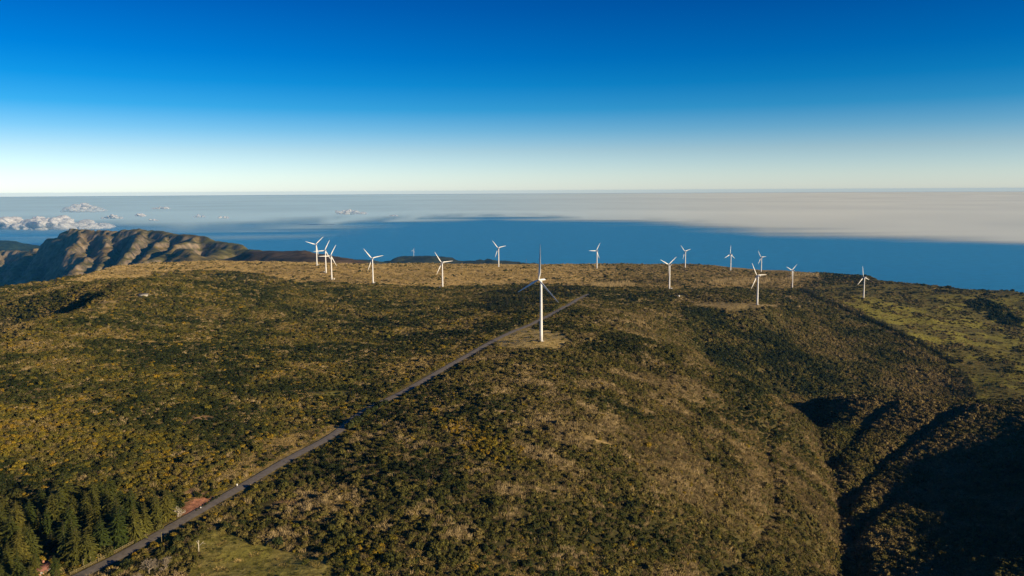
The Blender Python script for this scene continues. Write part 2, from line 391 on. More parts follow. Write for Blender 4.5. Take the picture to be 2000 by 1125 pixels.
def cover_mat(name, nscale, amp=0.45, fine=None):
    mt, n, l, b = new_mat(name, 0.95, 0.1)
    a = n.new('ShaderNodeAttribute'); a.attribute_name = 'cover'
    t = n.new('ShaderNodeTexCoord'); nz = n.new('ShaderNodeTexNoise'); nz.inputs['Scale'].default_value = nscale; nz.inputs['Detail'].default_value = 6; nz.inputs['Roughness'].default_value = 0.65
    l.new(t.outputs['Object'], nz.inputs[0])
    mrr = n.new('ShaderNodeMapRange'); mrr.inputs['From Min'].default_value = 0.3; mrr.inputs['From Max'].default_value = 0.7
    mrr.inputs['To Min'].default_value = 1-amp; mrr.inputs['To Max'].default_value = 1+amp
    l.new(nz.outputs[0], mrr.inputs['Value'])
    mx = n.new('ShaderNodeMix'); mx.data_type = 'RGBA'; mx.blend_type = 'MULTIPLY'; mx.inputs[0].default_value = 1
    l.new(a.outputs['Color'], mx.inputs[6]); l.new(mrr.outputs[0], mx.inputs[7]); l.new(mx.outputs[2], b.inputs['Base Color'])
    if fine:
        bp = n.new('ShaderNodeBump'); bp.inputs['Strength'].default_value = 0.8; bp.inputs['Distance'].default_value = fine
        l.new(nz.outputs[0], bp.inputs['Height']); l.new(bp.outputs[0], b.inputs['Normal'])
    return mt
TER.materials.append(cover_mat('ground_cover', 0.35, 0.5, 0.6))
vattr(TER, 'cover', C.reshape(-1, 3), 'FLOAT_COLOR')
tag(link('ground', TER), kind='structure')
# road
ASPH = noisy_mat('asphalt', (0.15, 0.132, 0.108), (0.21, 0.185, 0.15), 0.6, 0.9, 0.3)
def ribbon(name, L, zz, width, lift, mat):
    d = np.gradient(L, axis=0); d /= np.linalg.norm(d, axis=1)[:,None]; nrm = np.c_[-d[:,1], d[:,0]]
    offs = np.array([-.5, -.17, .17, .5])*width
    V = np.concatenate([np.c_[L+nrm*o, zz+lift+(0.06 if abs(o) < width*.3 else 0)] for o in offs]); n = len(L); k = np.arange(n-1)
    Qs = np.concatenate([np.c_[k+(i+1)*n, k+(i+1)*n+1, k+i*n+1, k+i*n] for i in range(3)])
    me = mesh_np(name, V, Qs[:, ::-1], mat, True); return tag(link(name, me), kind='structure')
ribbon('road', ROAD, rz, 5.0, 0.05, ASPH)
# ------------------------------------------------------------------ sea and far land
def build_sea():
    mt, n, l, b = new_mat('sea_water', 0.32, 0.7, SEA_COL)
    t = n.new('ShaderNodeTexCoord'); nz = n.new('ShaderNodeTexNoise'); nz.inputs['Scale'].default_value = 0.006; nz.inputs['Detail'].default_value = 6
    l.new(t.outputs['Object'], nz.inputs[0])
    cr = n.new('ShaderNodeValToRGB'); set_ramp(cr, [(0.3, tuple(c*0.72 for c in SEA_COL)), (0.7, tuple(c*1.25 for c in SEA_COL))])
    l.new(nz.outputs[0], cr.inputs[0]); l.new(cr.outputs[0], b.inputs['Base Color'])
    bp = n.new('ShaderNodeBump'); bp.inputs['Strength'].default_value = 0.35; bp.inputs['Distance'].default_value = 6
    l.new(nz.outputs[0], bp.inputs['Height']); l.new(bp.outputs[0], b.inputs['Normal'])
    th = np.arange(720)*2*math.pi/720; rs = [4000, 12000, 30000, 70000, 150000, 400000]
    V = [np.zeros((1, 3))]
    for r in rs: V.append(np.c_[r*np.cos(th), r*np.sin(th), 0*th])
    V = np.concatenate(V); V[:, 2] = -1300
    k = np.arange(720); k2 = (k+1) % 720
    T = np.c_[1+k, 1+k2, 0*k]
    Q = np.concatenate([np.c_[1+i*720+k, 1+(i+1)*720+k, 1+(i+1)*720+k2, 1+i*720+k2] for i in range(len(rs)-1)])
    T = T[:, [2, 0, 1]]
    tag(link('sea', mesh_np('sea', V, [T, Q], mt)), kind='structure')
SEA_COL = (0.012, 0.195, 0.315)
build_sea()

def ridge_field(x, y, ridges):
    """height = highest of the slopes falling away from each ridge line; returns (h, index of winning ridge)"""
    h = np.full(x.shape, -1e4); win = np.zeros(x.shape, int)
    for ri, (pts, slope, rnd) in enumerate(ridges):
        P = np.array(pts)
        for a, b in zip(P[:-1], P[1:]):
            d = b[:2]-a[:2]; L2 = d@d
            t = np.clip(((x-a[0])*d[0]+(y-a[1])*d[1])/L2, 0, 1)
            dist = np.hypot(x-a[0]-t*d[0], y-a[1]-t*d[1])
            zz = a[2]+(b[2]-a[2])*t - slope*dist*dist/(dist+rnd)
            g = zz > h; win = np.where(g, ri, win); h = np.maximum(h, zz)
    return h, win
def land(name, x0, x1, y0, y1, step, ridges, colour_fn, mat, warp=90.0, rough=55.0, wscale=420.0, seed=0.0):
    gx = np.arange(x0, x1+1, step); gy = np.arange(y0, y1+1, step)
    X, Y = np.meshgrid(gx, gy)
    wx = X+(fbm(X, Y, wscale, 4, seed+5)-0.5)*2*warp; wy = Y+(fbm(X, Y, wscale, 4, seed+8)-0.5)*2*warp
    h, win = ridge_field(wx, wy, ridges)
    r1 = ridged(X*1.0+0.35*Y, Y*0.45, wscale*0.42, 6, seed+2)
    hr, _ = ridge_field(X, Y, ridges[:1])
    rough = rough*(1-0.65*sstep(-2300, -1700, X)) if name == 'mountain' else rough
    deep = np.clip((-(h-(np.max(h)))/250.0), 0, 1)
    h = h + (r1-0.62)*rough*(0.25+0.75*deep) + (ridged(X, Y, 150, 4, seed+3)-0.6)*rough*0.8*(0.2+0.8*np.clip(deep*2.5, 0, 1)) + (fbm(X, Y, 45, 3, seed+6)-0.5)*rough*0.6
    tb = fbm(X, Y, 500, 2, seed+9)*60; q_ = (h+tb)/38.0; h = h*0.55 + 0.45*((np.floor(q_)+sstep(0.25, 0.75, q_-np.floor(q_)))*38.0-tb)
    h = np.maximum(h, -1295)
    gyy, gxx = np.gradient(h, step); sl = np.hypot(gxx, gyy)
    C = colour_fn(X, Y, h, sl, win)
    ny, nx = X.shape; idx = np.arange(nx*ny).reshape(ny, nx)
    Q = np.stack([idx[:-1,:-1], idx[:-1,1:], idx[1:,1:], idx[1:,:-1]], -1).reshape(-1, 4)
    me = mesh_np(name, np.c_[X.ravel(), Y.ravel(), h.ravel()], Q, mat, False)
    vattr(me, 'cover', C.reshape(-1, 3), 'FLOAT_COLOR')
    return tag(link(name, me), kind='structure'), (gx, gy, h)
def P(u, v, Y): return tuple(at_y(u, v, Y))
main_ridge = [P(-260,470,7000),P(-60,492,6600),P(40,492,6200),P(85,487,5700),P(105,468,5400),P(135,451,5200),P(162,448,5100),P(186,453,5000),P(212,454,4900),
    P(245,450,4800),P(280,447.5,4700),P(315,452,4560),P(350,457,4430),P(385,461,4300),P(420,468,4150),P(452,477,4020),P(485,485,3900),P(520,489,3800),P(560,490,3750),P(600,494,3650),P(650,504,3550),P(700,515,3450)]
mountain_ridges = [
    (main_ridge, 1.5, 70),
    ([P(162,448,5100),P(160,470,4750),P(140,485,4500),P(150,505,4200),P(118,545,3850),P(95,610,3500)], 1.25, 15),
    ([P(212,454,4900),P(205,475,4600),P(190,500,4250),P(165,540,3800),P(150,600,3400)], 1.2, 18),
    ([P(280,447.5,4700),P(258,470,4350),P(225,510,3900),P(190,570,3400)], 1.15, 22),
    ([P(330,455,4500),P(300,485,4150),P(262,520,3700),P(230,580,3300)], 1.15, 22),
    ([P(386,461,4300),P(352,478,3980),P(318,497,3700),P(285,520,3400),P(250,570,3100)], 1.0, 25),
    ([P(350,485,3700),P(372,489,3620),P(390,493,3560),P(385,520,3300)], 0.85, 30),
    ([P(452,480,4020),P(420,497,3700),P(395,520,3350),P(370,560,3000)], 0.7, 50),
    ([P(560,490,3750),P(525,505,3450),P(480,520,3200)], 0.5, 140),
    ([P(640,502,3560),P(600,515,3300)], 0.45, 140),
    ([P(520,492,3800),P(480,508,3450),P(450,535,3100)], 0.5, 120),
    ([P(-60,492,6600),P(-85,510,6000),P(-120,545,5300)], 1.0, 25),
    ([P(0,492,6350),P(-18,508,5850),P(-45,540,5200),P(-60,580,4700)], 1.0, 25),
    ([P(52,491,6050),P(40,506,5600),P(20,535,5050),P(5,575,4600)], 1.0, 25),
    ([P(88,487,5700),P(84,500,5400),P(70,525,4950),P(60,560,4500)], 1.0, 25),
]
def mountain_colour(X, Y, h, sl, win):
    C = np.empty(X.shape+(3,)); n1 = fbm(X, Y, 240, 4, 21.0); n2 = fbm(X, Y, 60, 4, 22.0)
    grass = np.array([0.150,0.108,0.040]); green = np.array([0.098,0.088,0.024]); rock = np.array([0.19,0.148,0.100]); dark = np.array([0.045,0.045,0.016])
    w = sstep(0.35, 0.65, n1)[...,None]; C[:] = grass*(1-w)+green*w
    e = sstep(-2000, -1000, X)[...,None]; C[:] = C*(1-e*0.5)+np.array([0.12,0.11,0.028])*e*0.5
    w = sstep(0.75, 1.15, sl+0.5*(n2-0.5))[...,None]; C[:] = C*(1-w)+rock*w
    w = (sstep(0.55, 0.72, n2)*0.65)[...,None]; C[:] = C*(1-w)+dark*w
    band = (sstep(0.6, 0.9, np.sin(h/9.0+4*n1))*sstep(0.5, 0.8, sl)*0.35)[...,None]; C[:] = C*(1-band)+np.array([0.24,0.2,0.14])*band
    return C
MT = cover_mat('mountain_cover', 0.022, 0.7)
land('mountain', -5200, -700, 2700, 7400, 10.0, mountain_ridges, mountain_colour, MT, warp=60.0, rough=52.0, wscale=420.0, seed=1.0)
hill_ridges = [
    ([P(-200,455,8800),P(-60,464,8600),P(0,470,8500),P(40,477,8400),P(78,488,8300),P(120,505,8000)], 0.4, 200),
    ([P(500,492,3450),P(540,488,3300),P(575,489,3200),P(605,494,3100),P(640,501,3000),P(680,509,2950),P(720,518,2900)], 0.45, 120),
    ([P(690,505,5200),P(740,514,5300),P(775,510,5400),P(800,502,5400),P(835,501,5350),P(870,505,5300),P(905,510,5300),P(940,508,5300),P(985,509.5,5250),P(1020,514,5200),P(1055,521,5150)], 0.4, 160),
]
def hill_colour(X, Y, h, sl, win):
    C = np.empty(X.shape+(3,)); n1 = fbm(X, Y, 120, 4, 31.0)[...,None]
    C[:] = np.array([0.022,0.032,0.014])
    C[win == 1] = np.array([0.075,0.050,0.026])
    C[win == 2] = np.array([0.034,0.038,0.020])
    return C*(0.55+0.9*n1)
_, HILL = land('hills', -6500, 600, 2800, 9200, 24.0, hill_ridges, hill_colour, MT, warp=30.0, rough=22.0, wscale=300.0, seed=4.0)

# ------------------------------------------------------------------ clouds over the sea
def cloud_mats():
    mt, n, l, b = new_mat('cumulus_vapour', 1.0, 0.0, (0.9, 0.88, 0.86))
    out = n['Material Output']; n.remove(b)
    d = n.new('ShaderNodeBsdfDiffuse'); d.inputs[0].default_value = (0.92, 0.91, 0.9, 1)
    tr = n.new('ShaderNodeBsdfTranslucent'); tr.inputs[0].default_value = (0.92, 0.91, 0.9, 1)
    m1 = n.new('ShaderNodeMixShader'); m1.inputs[0].default_value = 0.5
    l.new(d.outputs[0], m1.inputs[1]); l.new(tr.outputs[0], m1.inputs[2])
    tp = n.new('ShaderNodeBsdfTransparent'); m2 = n.new('ShaderNodeMixShader')
    t = n.new('ShaderNodeTexCoord'); nz = n.new('ShaderNodeTexNoise'); nz.inputs['Scale'].default_value = 0.02; nz.inputs['Detail'].default_value = 5
    l.new(t.outputs['Object'], nz.inputs[0])
    a = n.new('ShaderNodeAttribute'); a.attribute_name = 'thick'
    mm = n.new('ShaderNodeMath'); mm.operation = 'MULTIPLY_ADD'; mm.inputs[1].default_value = 1.1; mm.inputs[2].default_value = -0.46
    l.new(nz.outputs[0], mm.inputs[0])
    ad = n.new('ShaderNodeMath'); ad.operation = 'ADD'; ad.use_clamp = True
    l.new(mm.outputs[0], ad.inputs[0]); l.new(a.outputs['Fac'], ad.inputs[1])
    l.new(ad.outputs[0], m2.inputs[0]); l.new(tp.outputs[0], m2.inputs[1]); l.new(m1.outputs[0], m2.inputs[2])
    l.new(m2.outputs[0], out.inputs['Surface'])
    return mt
CLOUD = cloud_mats()
def ico(sub):
    bm = bmesh.new(); bmesh.ops.create_icosphere(bm, subdivisions=sub, radius=1.0)
    V = np.array([v.co[:] for v in bm.verts]); T = np.array([[v.index for v in f.verts] for f in bm.faces]); bm.free(); return V, T
ICO1, ICO2, ICO3 = ico(1), ico(2), ico(3)
def cumulus(u0, u1, v_top, v_base, Y, n, label, dens=0.62, seed=0):
    r = np.random.default_rng(seed)
    a = at_y(u0, v_base, Y); b = at_y(u1, v_base, Y); top = at_y((u0+u1)/2, v_top, Y)
    W = b[0]-a[0]; H = top[2]-(a[2]+b[2])/2
    c = (a+b)/2; mb = MB(); th = []
    for k in range(n):
        s = r.uniform(-1, 1); env = max(0.15, 1-abs(s)**1.6)*(0.55+0.45*vnoise(np.array([s*3.1+seed]), np.array([seed*1.7]))[0]*1.6)
        hh = r.random()**1.3*env
        rad = H*r.uniform(0.10, 0.30)*(1-0.45*hh)
        x = s*W*0.5 + r.normal()*W*0.015; z = hh*H*0.85; yy = r.normal()*W*0.10
        J = 1+0.35*(r.random((len(ICO2[0]), 1))-0.5)
        Vv = ICO2[0]*J*np.array([rad*r.uniform(1.2, 2.4), rad*1.5, rad*r.uniform(0.7, 1.0)])
        mb.add(Vv+[x, yy, z], None, ICO2[1]); th.append(np.full(len(Vv), np.clip(dens+r.normal()*0.08, 0.1, 1)))
    raw = mb.mesh('cloud_raw'); tmp = link('cloud_raw', raw); md = tmp.modifiers.new('merge', 'REMESH'); md.mode = 'VOXEL'; md.voxel_size = max(9.0, H*0.035)
    dg = bpy.context.evaluated_depsgraph_get(); ev = tmp.evaluated_get(dg).to_mesh()
    nv = len(ev.vertices); V = np.empty(nv*3); ev.vertices.foreach_get('co', V); V = V.reshape(-1, 3); Nn = np.empty(nv*3); ev.vertices.foreach_get('normal', Nn); Nn = Nn.reshape(-1, 3)
    F = np.array([p.vertices[:] for p in ev.polygons]); bpy.data.objects.remove(tmp)
    lab = np.arange(len(V)); E = np.concatenate([F[:, [0, 1]], F[:, [1, 2]], F[:, [2, 3]], F[:, [3, 0]]])
    while True:                                                     # keep the one connected body
        l0 = lab.copy(); mn = np.minimum(lab[E[:,0]], lab[E[:,1]]); np.minimum.at(lab, E[:,0], mn); np.minimum.at(lab, E[:,1], mn)
        if (lab == l0).all(): break
    kp = lab == np.bincount(lab).argmax(); ren = np.cumsum(kp)-1; F = ren[F[kp[F[:,0]]]]; V = V[kp]; Nn = Nn[kp]
    s_ = max(H*0.16, 25.0)
    V = V+Nn*((fbm(V[:,0]+V[:,2]*.7, V[:,1]+V[:,2]*.9, s_, 4, seed*.3)-0.5)*H*0.10)[:,None]
    V[:,2] = np.where(V[:,2] < 0, V[:,2]*0.35, V[:,2])
    me = mesh_np('cloud', V, F, CLOUD, True)
    edge = np.clip(1-np.abs(V[:,0])/(W*0.56), 0, 1)**0.5; lowf = sstep(-0.05, 0.25, V[:,2]/H)
    vattr(me, 'thick', np.clip(dens*(0.35+0.65*edge)*(0.5+0.5*lowf)+0.05, 0, 1))
    tag(link('cloud', me, None, c), label, 'cloud', 'cumulus clouds over the sea')
cumulus(-150, 195, 411, 447, 21000, 260, 'largest bright cumulus bank over the sea at the left edge', 0.78, 1)
cumulus(-60, 215, 416, 430, 24000, 420, 'flat cream cloud bank just above the largest cumulus bank', 0.70, 2)
cumulus(200, 238, 417, 427, 23000, 60, 'short cloud at the right end of the long cumulus bank', 0.62, 3)
cumulus(226, 300, 414, 422.5, 24500, 90, 'long thin bright cloud above the rounded mountain top', 0.7, 4)
cumulus(128, 196, 392, 413, 34000, 110, 'faint tall hazy cloud above the left cumulus bank', 0.42, 5)
cumulus(296, 332, 401, 408, 33000, 50, 'small white puff floating near the horizon above the mountain', 0.55, 6)
cumulus(290, 308, 425, 431, 22000, 30, 'tiny white puff low over the right shoulder of the mountain', 0.5, 7)
cumulus(150, 212, 433, 441, 19500, 60, 'ragged low cloud directly above the peak', 0.5, 8)
cumulus(380, 400, 417, 424, 26000, 26, 'tiny faint puff left of the last bright puff', 0.45, 9)
cumulus(418, 446, 419, 426.5, 25000, 34, 'last bright puff right of the mountain', 0.55, 10)
cumulus(640, 712, 405, 418, 34000, 80, 'flat pale cloud above the left wind turbine cluster', 0.42, 11)
cumulus(732, 776, 415, 422, 31000, 46, 'small white puff right of the flat pale cloud', 0.52, 12)

def stratus():
    mt, n, l, b = new_mat('stratus_vapour', 1.0, 0.0)
    out = n['Material Output']; n.remove(b)
    d = n.new('ShaderNodeBsdfDiffuse'); dc = n.new('ShaderNodeAttribute'); dc.attribute_name = 'cover'; l.new(dc.outputs['Color'], d.inputs[0])
    tp = n.new('ShaderNodeBsdfTransparent'); mx = n.new('ShaderNodeMixShader')
    a = n.new('ShaderNodeAttribute'); a.attribute_name = 'thick'
    l.new(a.outputs['Fac'], mx.inputs[0]); l.new(tp.outputs[0], mx.inputs[1]); l.new(d.outputs[0], mx.inputs[2]); l.new(mx.outputs[0], out.inputs['Surface'])
    edge_px = [(-300,500),(0,496),(300,490),(500,482),(620,474),(740,456),(850,440),(950,433),(1050,437),(1180,445),(1300,452),(1400,461),(1500,467),(1650,471),(1800,477),(1900,484),(2000,490),(2150,497),(2400,505)]  # left end reaches nearer as a thin veil standing in for sea haze
    E = np.array([at_drop(u, v, 1444) for u, v in edge_px]); azs = np.arctan2(E[:,0], E[:,1]); rr = np.hypot(E[:,0], E[:,1])
    A = np.linspace(azs[0], azs[-1], 420); r0 = np.interp(A, azs, rr)
    r0 = r0*(1+(fbm(A*12, A*0, 1.0, 4, 3.0)-0.5)*0.10)
    T = np.r_[np.linspace(0, 0.12, 34), np.linspace(0.12, 1, 31)[1:]]
    rad = r0[:,None]*(1-T)**1 + 390000*T**1.6
    AA = np.repeat(A[:,None], len(T), 1)
    X = rad*np.sin(AA); Y = rad*np.cos(AA)
    dE = rad-r0[:,None]
    lr = np.interp(AA, [azs[0], azs[4], azs[6], azs[9], azs[12], azs[-1]], [0.97, 0.97, 0.97, 0.96, 0.97, 0.98])
    soft = np.interp(AA, [azs[0], azs[6], azs[12], azs[-1]], [42000, 24000, 11000, 6500])
    nz = fbm(X*0.22, Y, 2600, 5, 6.0); nz2 = fbm(X*0.12, Y, 7000, 3, 9.0)
    th = sstep(0, 1, dE/soft + (nz-0.5)*0.9*sstep(0, 0.25, dE/soft))*lr*(0.70+0.6*nz2)
    th[:, 0] = 0; th[0, :] = 0; th[-1, :] = 0
    th = np.clip(th, 0, 0.96)
    thick = 90*sstep(0, 9000, dE)+1.0; thick[:,-1] = 1
    top = -1297.5 + thick*0.12 + 6*nz*sstep(0, 9000, dE); bot = -1298 - thick*0.005
    ny, nx = X.shape; N = nx*ny
    V = np.concatenate([np.c_[X.ravel(), Y.ravel(), top.ravel()], np.c_[X.ravel(), Y.ravel(), bot.ravel()]])
    idx = np.arange(N).reshape(ny, nx)
    q = np.stack([idx[:-1,:-1], idx[1:,:-1], idx[1:,1:], idx[:-1,1:]], -1).reshape(-1, 4)
    rim = np.r_[idx[0,:-1], idx[:-1,-1], idx[-1,:0:-1], idx[:0:-1,0]]
    rim2 = np.roll(rim, -1)
    side = np.c_[rim, rim2, rim2+N, rim+N]
    me = mesh_np('stratus_layer', V, [q, q[:, ::-1]+N, side], mt, True)
    wv = sstep(azs[4], azs[13], AA).ravel()[:,None]; cc = np.array([0.68, 0.95, 1.0])*(1-wv)+np.array([0.99, 0.975, 0.75])*wv; cc = cc*(0.86+0.26*fbm(X*0.10, Y, 5000, 4, 12.0).ravel()[:,None]); vattr(me, 'cover', np.r_[cc, cc], 'FLOAT_COLOR')  # blue tint on the left imitates haze over the sea, cream cloud on the right
    vattr(me, 'thick', np.r_[1-(1-th.ravel())**2, 0*th.ravel()])
    tag(link('stratus_layer', me), 'low sheet of grey cream cloud and bluish haze lying over the sea to the horizon', 'cloud layer', kind='stuff')
stratus()

def haze():
    mt = bpy.data.materials.new('haze_air'); mt.use_nodes = True
    n, l = mt.node_tree.nodes, mt.node_tree.links
    n.remove(n['Principled BSDF'])
    v = n.new('ShaderNodeVolumePrincipled'); v.inputs['Color'].default_value = HAZE_COL; v.inputs['Density'].default_value = HAZE_DENS
    v.inputs['Anisotropy'].default_value = 0.0
    l.new(v.outputs[0], n['Material Output'].inputs['Volume'])
    b = MB(); b.box((0, 4000, (HAZE_TOP-1301)/2), (23000, 20000, HAZE_TOP+1301))
    o = link('haze', b.mesh('haze', mt)); tag(o, 'pale blue air haze over land and sea', 'haze', kind='stuff')
HAZE_COL, HAZE_DENS, HAZE_TOP = (0.07, 0.45, 1.0, 1), 2.3e-5, 154.0
haze()
# ------------------------------------------------------------------ wind turbines
WHITE = noisy_mat('turbine_white_paint', (0.70, 0.70, 0.69), (0.77, 0.765, 0.75), 0.35, 0.45, 0.4)
GREY = noisy_mat('turbine_grey_metal', (0.20, 0.20, 0.21), (0.27, 0.27, 0.27), 1.5, 0.5, 0.4)
CONC = noisy_mat('concrete', (0.30, 0.28, 0.24), (0.42, 0.39, 0.33), 0.8, 0.9, 0.2)
def blade_mesh(L, ch):
    st = np.array([0.0, .04, .10, .18, .28, .42, .58, .74, .88, .97, 1.0]); cw = np.array([.50, .50, .70, 1.0, .92, .76, .61, .47, .34, .22, .08])*ch
    tk = np.array([.50, .50, .42, .30, .22, .16, .12, .085, .055, .035, .015])*ch; tw = np.radians([16, 16, 15, 13, 10, 7, 4.5, 2.5, 1, 0, 0])+R(5)
    n = 10; rings = []
    for s, c, t, a in zip(st, cw, tk, tw):
        th = np.arange(n)*2*math.pi/n
        x = (np.cos(th)*0.5+(0.18 if s > .08 else 0))*c; y = np.sin(th)*0.5*t*(1-0.35*np.cos(th))
        rings.append(np.c_[x*math.cos(a)-y*math.sin(a), x*math.sin(a)+y*math.cos(a)-0.02*L*s*s, np.full(n, 0.7+s*(L-0.7))])
    V = np.concatenate(rings); m_ = len(st); Qs = []
    for i in range(m_-1):
        for k in range(n): Qs.append([i*n+k, i*n+(k+1)%n, (i+1)*n+(k+1)%n, (i+1)*n+k])
    V = np.concatenate([V, V[-n:].mean(0)[None]]); T = [[(m_-1)*n+k, (m_-1)*n+(k+1)%n, m_*n] for k in range(n)]
    return mesh_np('blade', V, [np.array(T), np.array(Qs)], WHITE, True)
def turbine_parts(H, L, r0, r1, nac):
    b = MB(); zs = np.linspace(-1.0, H-nac*0.42, 8); rr = r0+(r1-r0)*np.clip(zs/H, 0, 1)
    b.tube(np.c_[0*zs, 0*zs, zs], rr, 24); tower = b.mesh('tower', WHITE, True)
    b = MB(); b.tube([(0,0,-1.2),(0,0,0.12)], [r0*2.1, r0*2.0], 20); foot = b.mesh('foundation', CONC)
    b = MB(); b.box((0, 0, 1.3), (0.95, 0.12, 2.0)); door = b.mesh('door', GREY)
    b = MB(); ys = np.array([-1.1, -1.0, -0.3, 0.6, 1.5, 2.3, 2.75, 2.85])*nac; w_ = np.array([.30, .40, .50, .55, .54, .46, .34, .10])*nac
    b.tube(np.c_[0*ys, ys, 0*ys], w_, 14); nacm = b.mesh('nacelle', WHITE, True)
    b = MB(); b.tube([(0, -1.06*nac, 0), (0, -1.16*nac, 0)], [0.42*nac, 0.42*nac], 14); col_ = b.mesh('rotor_bearing', GREY)
    b = MB(); ys = np.array([-1.14, -1.25, -1.55, -1.85, -2.05, -2.12])*nac; w_ = np.array([.36, .44, .44, .34, .16, .02])*nac
    b.tube(np.c_[0*ys, ys, 0*ys], w_, 14); hub = b.mesh('hub', WHITE, True)
    b = MB(); b.tube([(0, 2.2*nac, .42*nac), (0, 2.2*nac, .95*nac)], .05, 6); b.box((0, 2.2*nac, .97*nac), (.5, .08, .08)); vane = b.mesh('wind_vane', GREY)
    return dict(tower=tower, foundation=foot, door=door, nacelle=nacm, rotor_bearing=col_, hub=hub, wind_vane=vane, blade=blade_mesh(L, L*0.082), H=H, nac=nac)
FARP = turbine_parts(40.0, 20.5, 1.25, 0.80, 1.45); NEARP = turbine_parts(50.0, 28.5, 1.30, 0.80, 1.55)
def turbine(p, base, yaw, ang, facing_us, label):
    e = link('wind_turbine', None, None, base, yaw); tag(e, label, 'wind turbine', 'wind turbines across the plateau')
    for nm in ('foundation', 'tower'): link(nm, p[nm], e)
    d = link('door', p['door'], e); d.location = (0.0, -1.22, 0)
    nc = link('nacelle', p['nacelle'], e); nc.location = (0, 0, p['H']); nc.rotation_euler.x = R(-3)
    link('rotor_bearing', p['rotor_bearing'], nc); link('wind_vane', p['wind_vane'], nc)
    hb = link('hub', p['hub'], e); hb.location = (0, 0, p['H']); hb.rotation_euler.x = R(-3)
    s = 1 if facing_us else -1
    for k in range(3):
        bl = link('blade', p['blade'], e); bl.location = (0, -1.55*p['nac'], p['H']+0.05*p['nac'])
        bl.rotation_euler = (0, s*R(ang+120*k), 0)
    return e
for (u, vb, vh, a, lb), c in zip(FAR_T, ctrl):
    turbine(FARP, (c[0], c[1], hz(c[0], c[1])), R(180+33), a, False, lb)
turbine(NEARP, (NEAR[0], NEAR[1], hz(NEAR[0], NEAR[1])), R(-50), 4, True, 'largest nearest white wind turbine, on the grass pad beside the road')
KB = MB(); KB.box((0,0,1.1), (2.6,2.2,2.4)); KBM = KB.mesh('kiosk_body', WHITE)
KB = MB(); KB.box((0,0,2.4), (2.9,2.5,0.2)); KRM = KB.mesh('roof', CONC)
KB = MB(); KB.box((0,-1.13,1.1), (0.9,0.06,1.9)); KDM = KB.mesh('door', GREY)
for u, v, lb in [(622,518.8,'at the foot of the farthest left turbine'),(633,533,'left of the middle turbine of the left cluster'),(652,546,'right of the nearest turbine of the left cluster'),(731.5,553.8,'at the foot of the turbine right of the left cluster'),
        (860,563,'left of the turbine at the dark scrub edge'),(1310.8,565,'beside the turbine with the Y rotor'),(1325.5,580,'standing alone on a small clearing below the Y rotor turbine')]:
    g = on_ground(u, v); e = link('transformer_kiosk', None, None, g, R(12)); tag(e, 'small white transformer cabinet '+lb, 'cabinet', 'white cabinets beside the turbines')
    link('cabinet_body', KBM, e); link('roof', KRM, e); link('door', KDM, e)
# far turbine and mast on the low hills
def hill_at(u, v, Y):
    p = at_y(u, v, Y); gx, gy, h = HILL
    i = int((p[0]-gx[0])/24); j = int((p[1]-gy[0])/24); return (p[0], p[1], h[j, i])
far = turbine(FARP, hill_at(808, 502, 5400), R(180+33), 20, False, 'tiny distant wind turbine on the low dark hill across the water')
b = MB(); b.tube([(0,0,-2),(0,0,28)], [0.9, 0.4], 6); b.box((0,0,22), (3.5,0.4,3)); mm = link('radio_mast', b.mesh('radio_mast', GREY), None, hill_at(1028, 514, 5200)); tag(mm, 'thin distant mast on the low hill behind the near turbine', 'mast')

# ------------------------------------------------------------------ shrub and grass stock
def leaf_ramp(name, stops, rough=0.85, transl=0.0, vary=0.35):
    mt, n, l, b = new_mat(name, rough, 0.12)
    a = n.new('ShaderNodeAttribute'); a.attribute_type = 'INSTANCER'; a.attribute_name = 'tint'
    cr = n.new('ShaderNodeValToRGB'); set_ramp(cr, stops); l.new(a.outputs['Fac'], cr.inputs[0])
    g = n.new('ShaderNodeNewGeometry'); mrr = n.new('ShaderNodeMapRange'); mrr.inputs['To Min'].default_value = 1-vary; mrr.inputs['To Max'].default_value = 1+vary
    l.new(g.outputs['Random Per Island'], mrr.inputs['Value'])
    mx = n.new('ShaderNodeMix'); mx.data_type = 'RGBA'; mx.blend_type = 'MULTIPLY'; mx.inputs[0].default_value = 1
    l.new(cr.outputs[0], mx.inputs[6]); l.new(mrr.outputs[0], mx.inputs[7]); l.new(mx.outputs[2], b.inputs['Base Color'])
    return mt
def quads_at(Pc, N, size, r, aspect=1.0):
    """leaf clump faces: one bent quad at each point, facing roughly along N"""
    n = len(Pc); N = N/np.linalg.norm(N, axis=1)[:,None]
    a = r.normal(size=(n, 3)); e1 = np.cross(N, a); e1 /= np.linalg.norm(e1, axis=1)[:,None]; e2 = np.cross(N, e1)
    s = (size*r.uniform(0.6, 1.4, n))[:,None]
    V = np.stack([Pc-e1*s-e2*s*aspect*.6, Pc+e1*s*.7-e2*s*aspect, Pc+e1*s+e2*s*aspect*.7, Pc-e1*s*.6+e2*s*aspect], 1).reshape(-1, 3)
    return V, np.arange(4*n).reshape(n, 4)
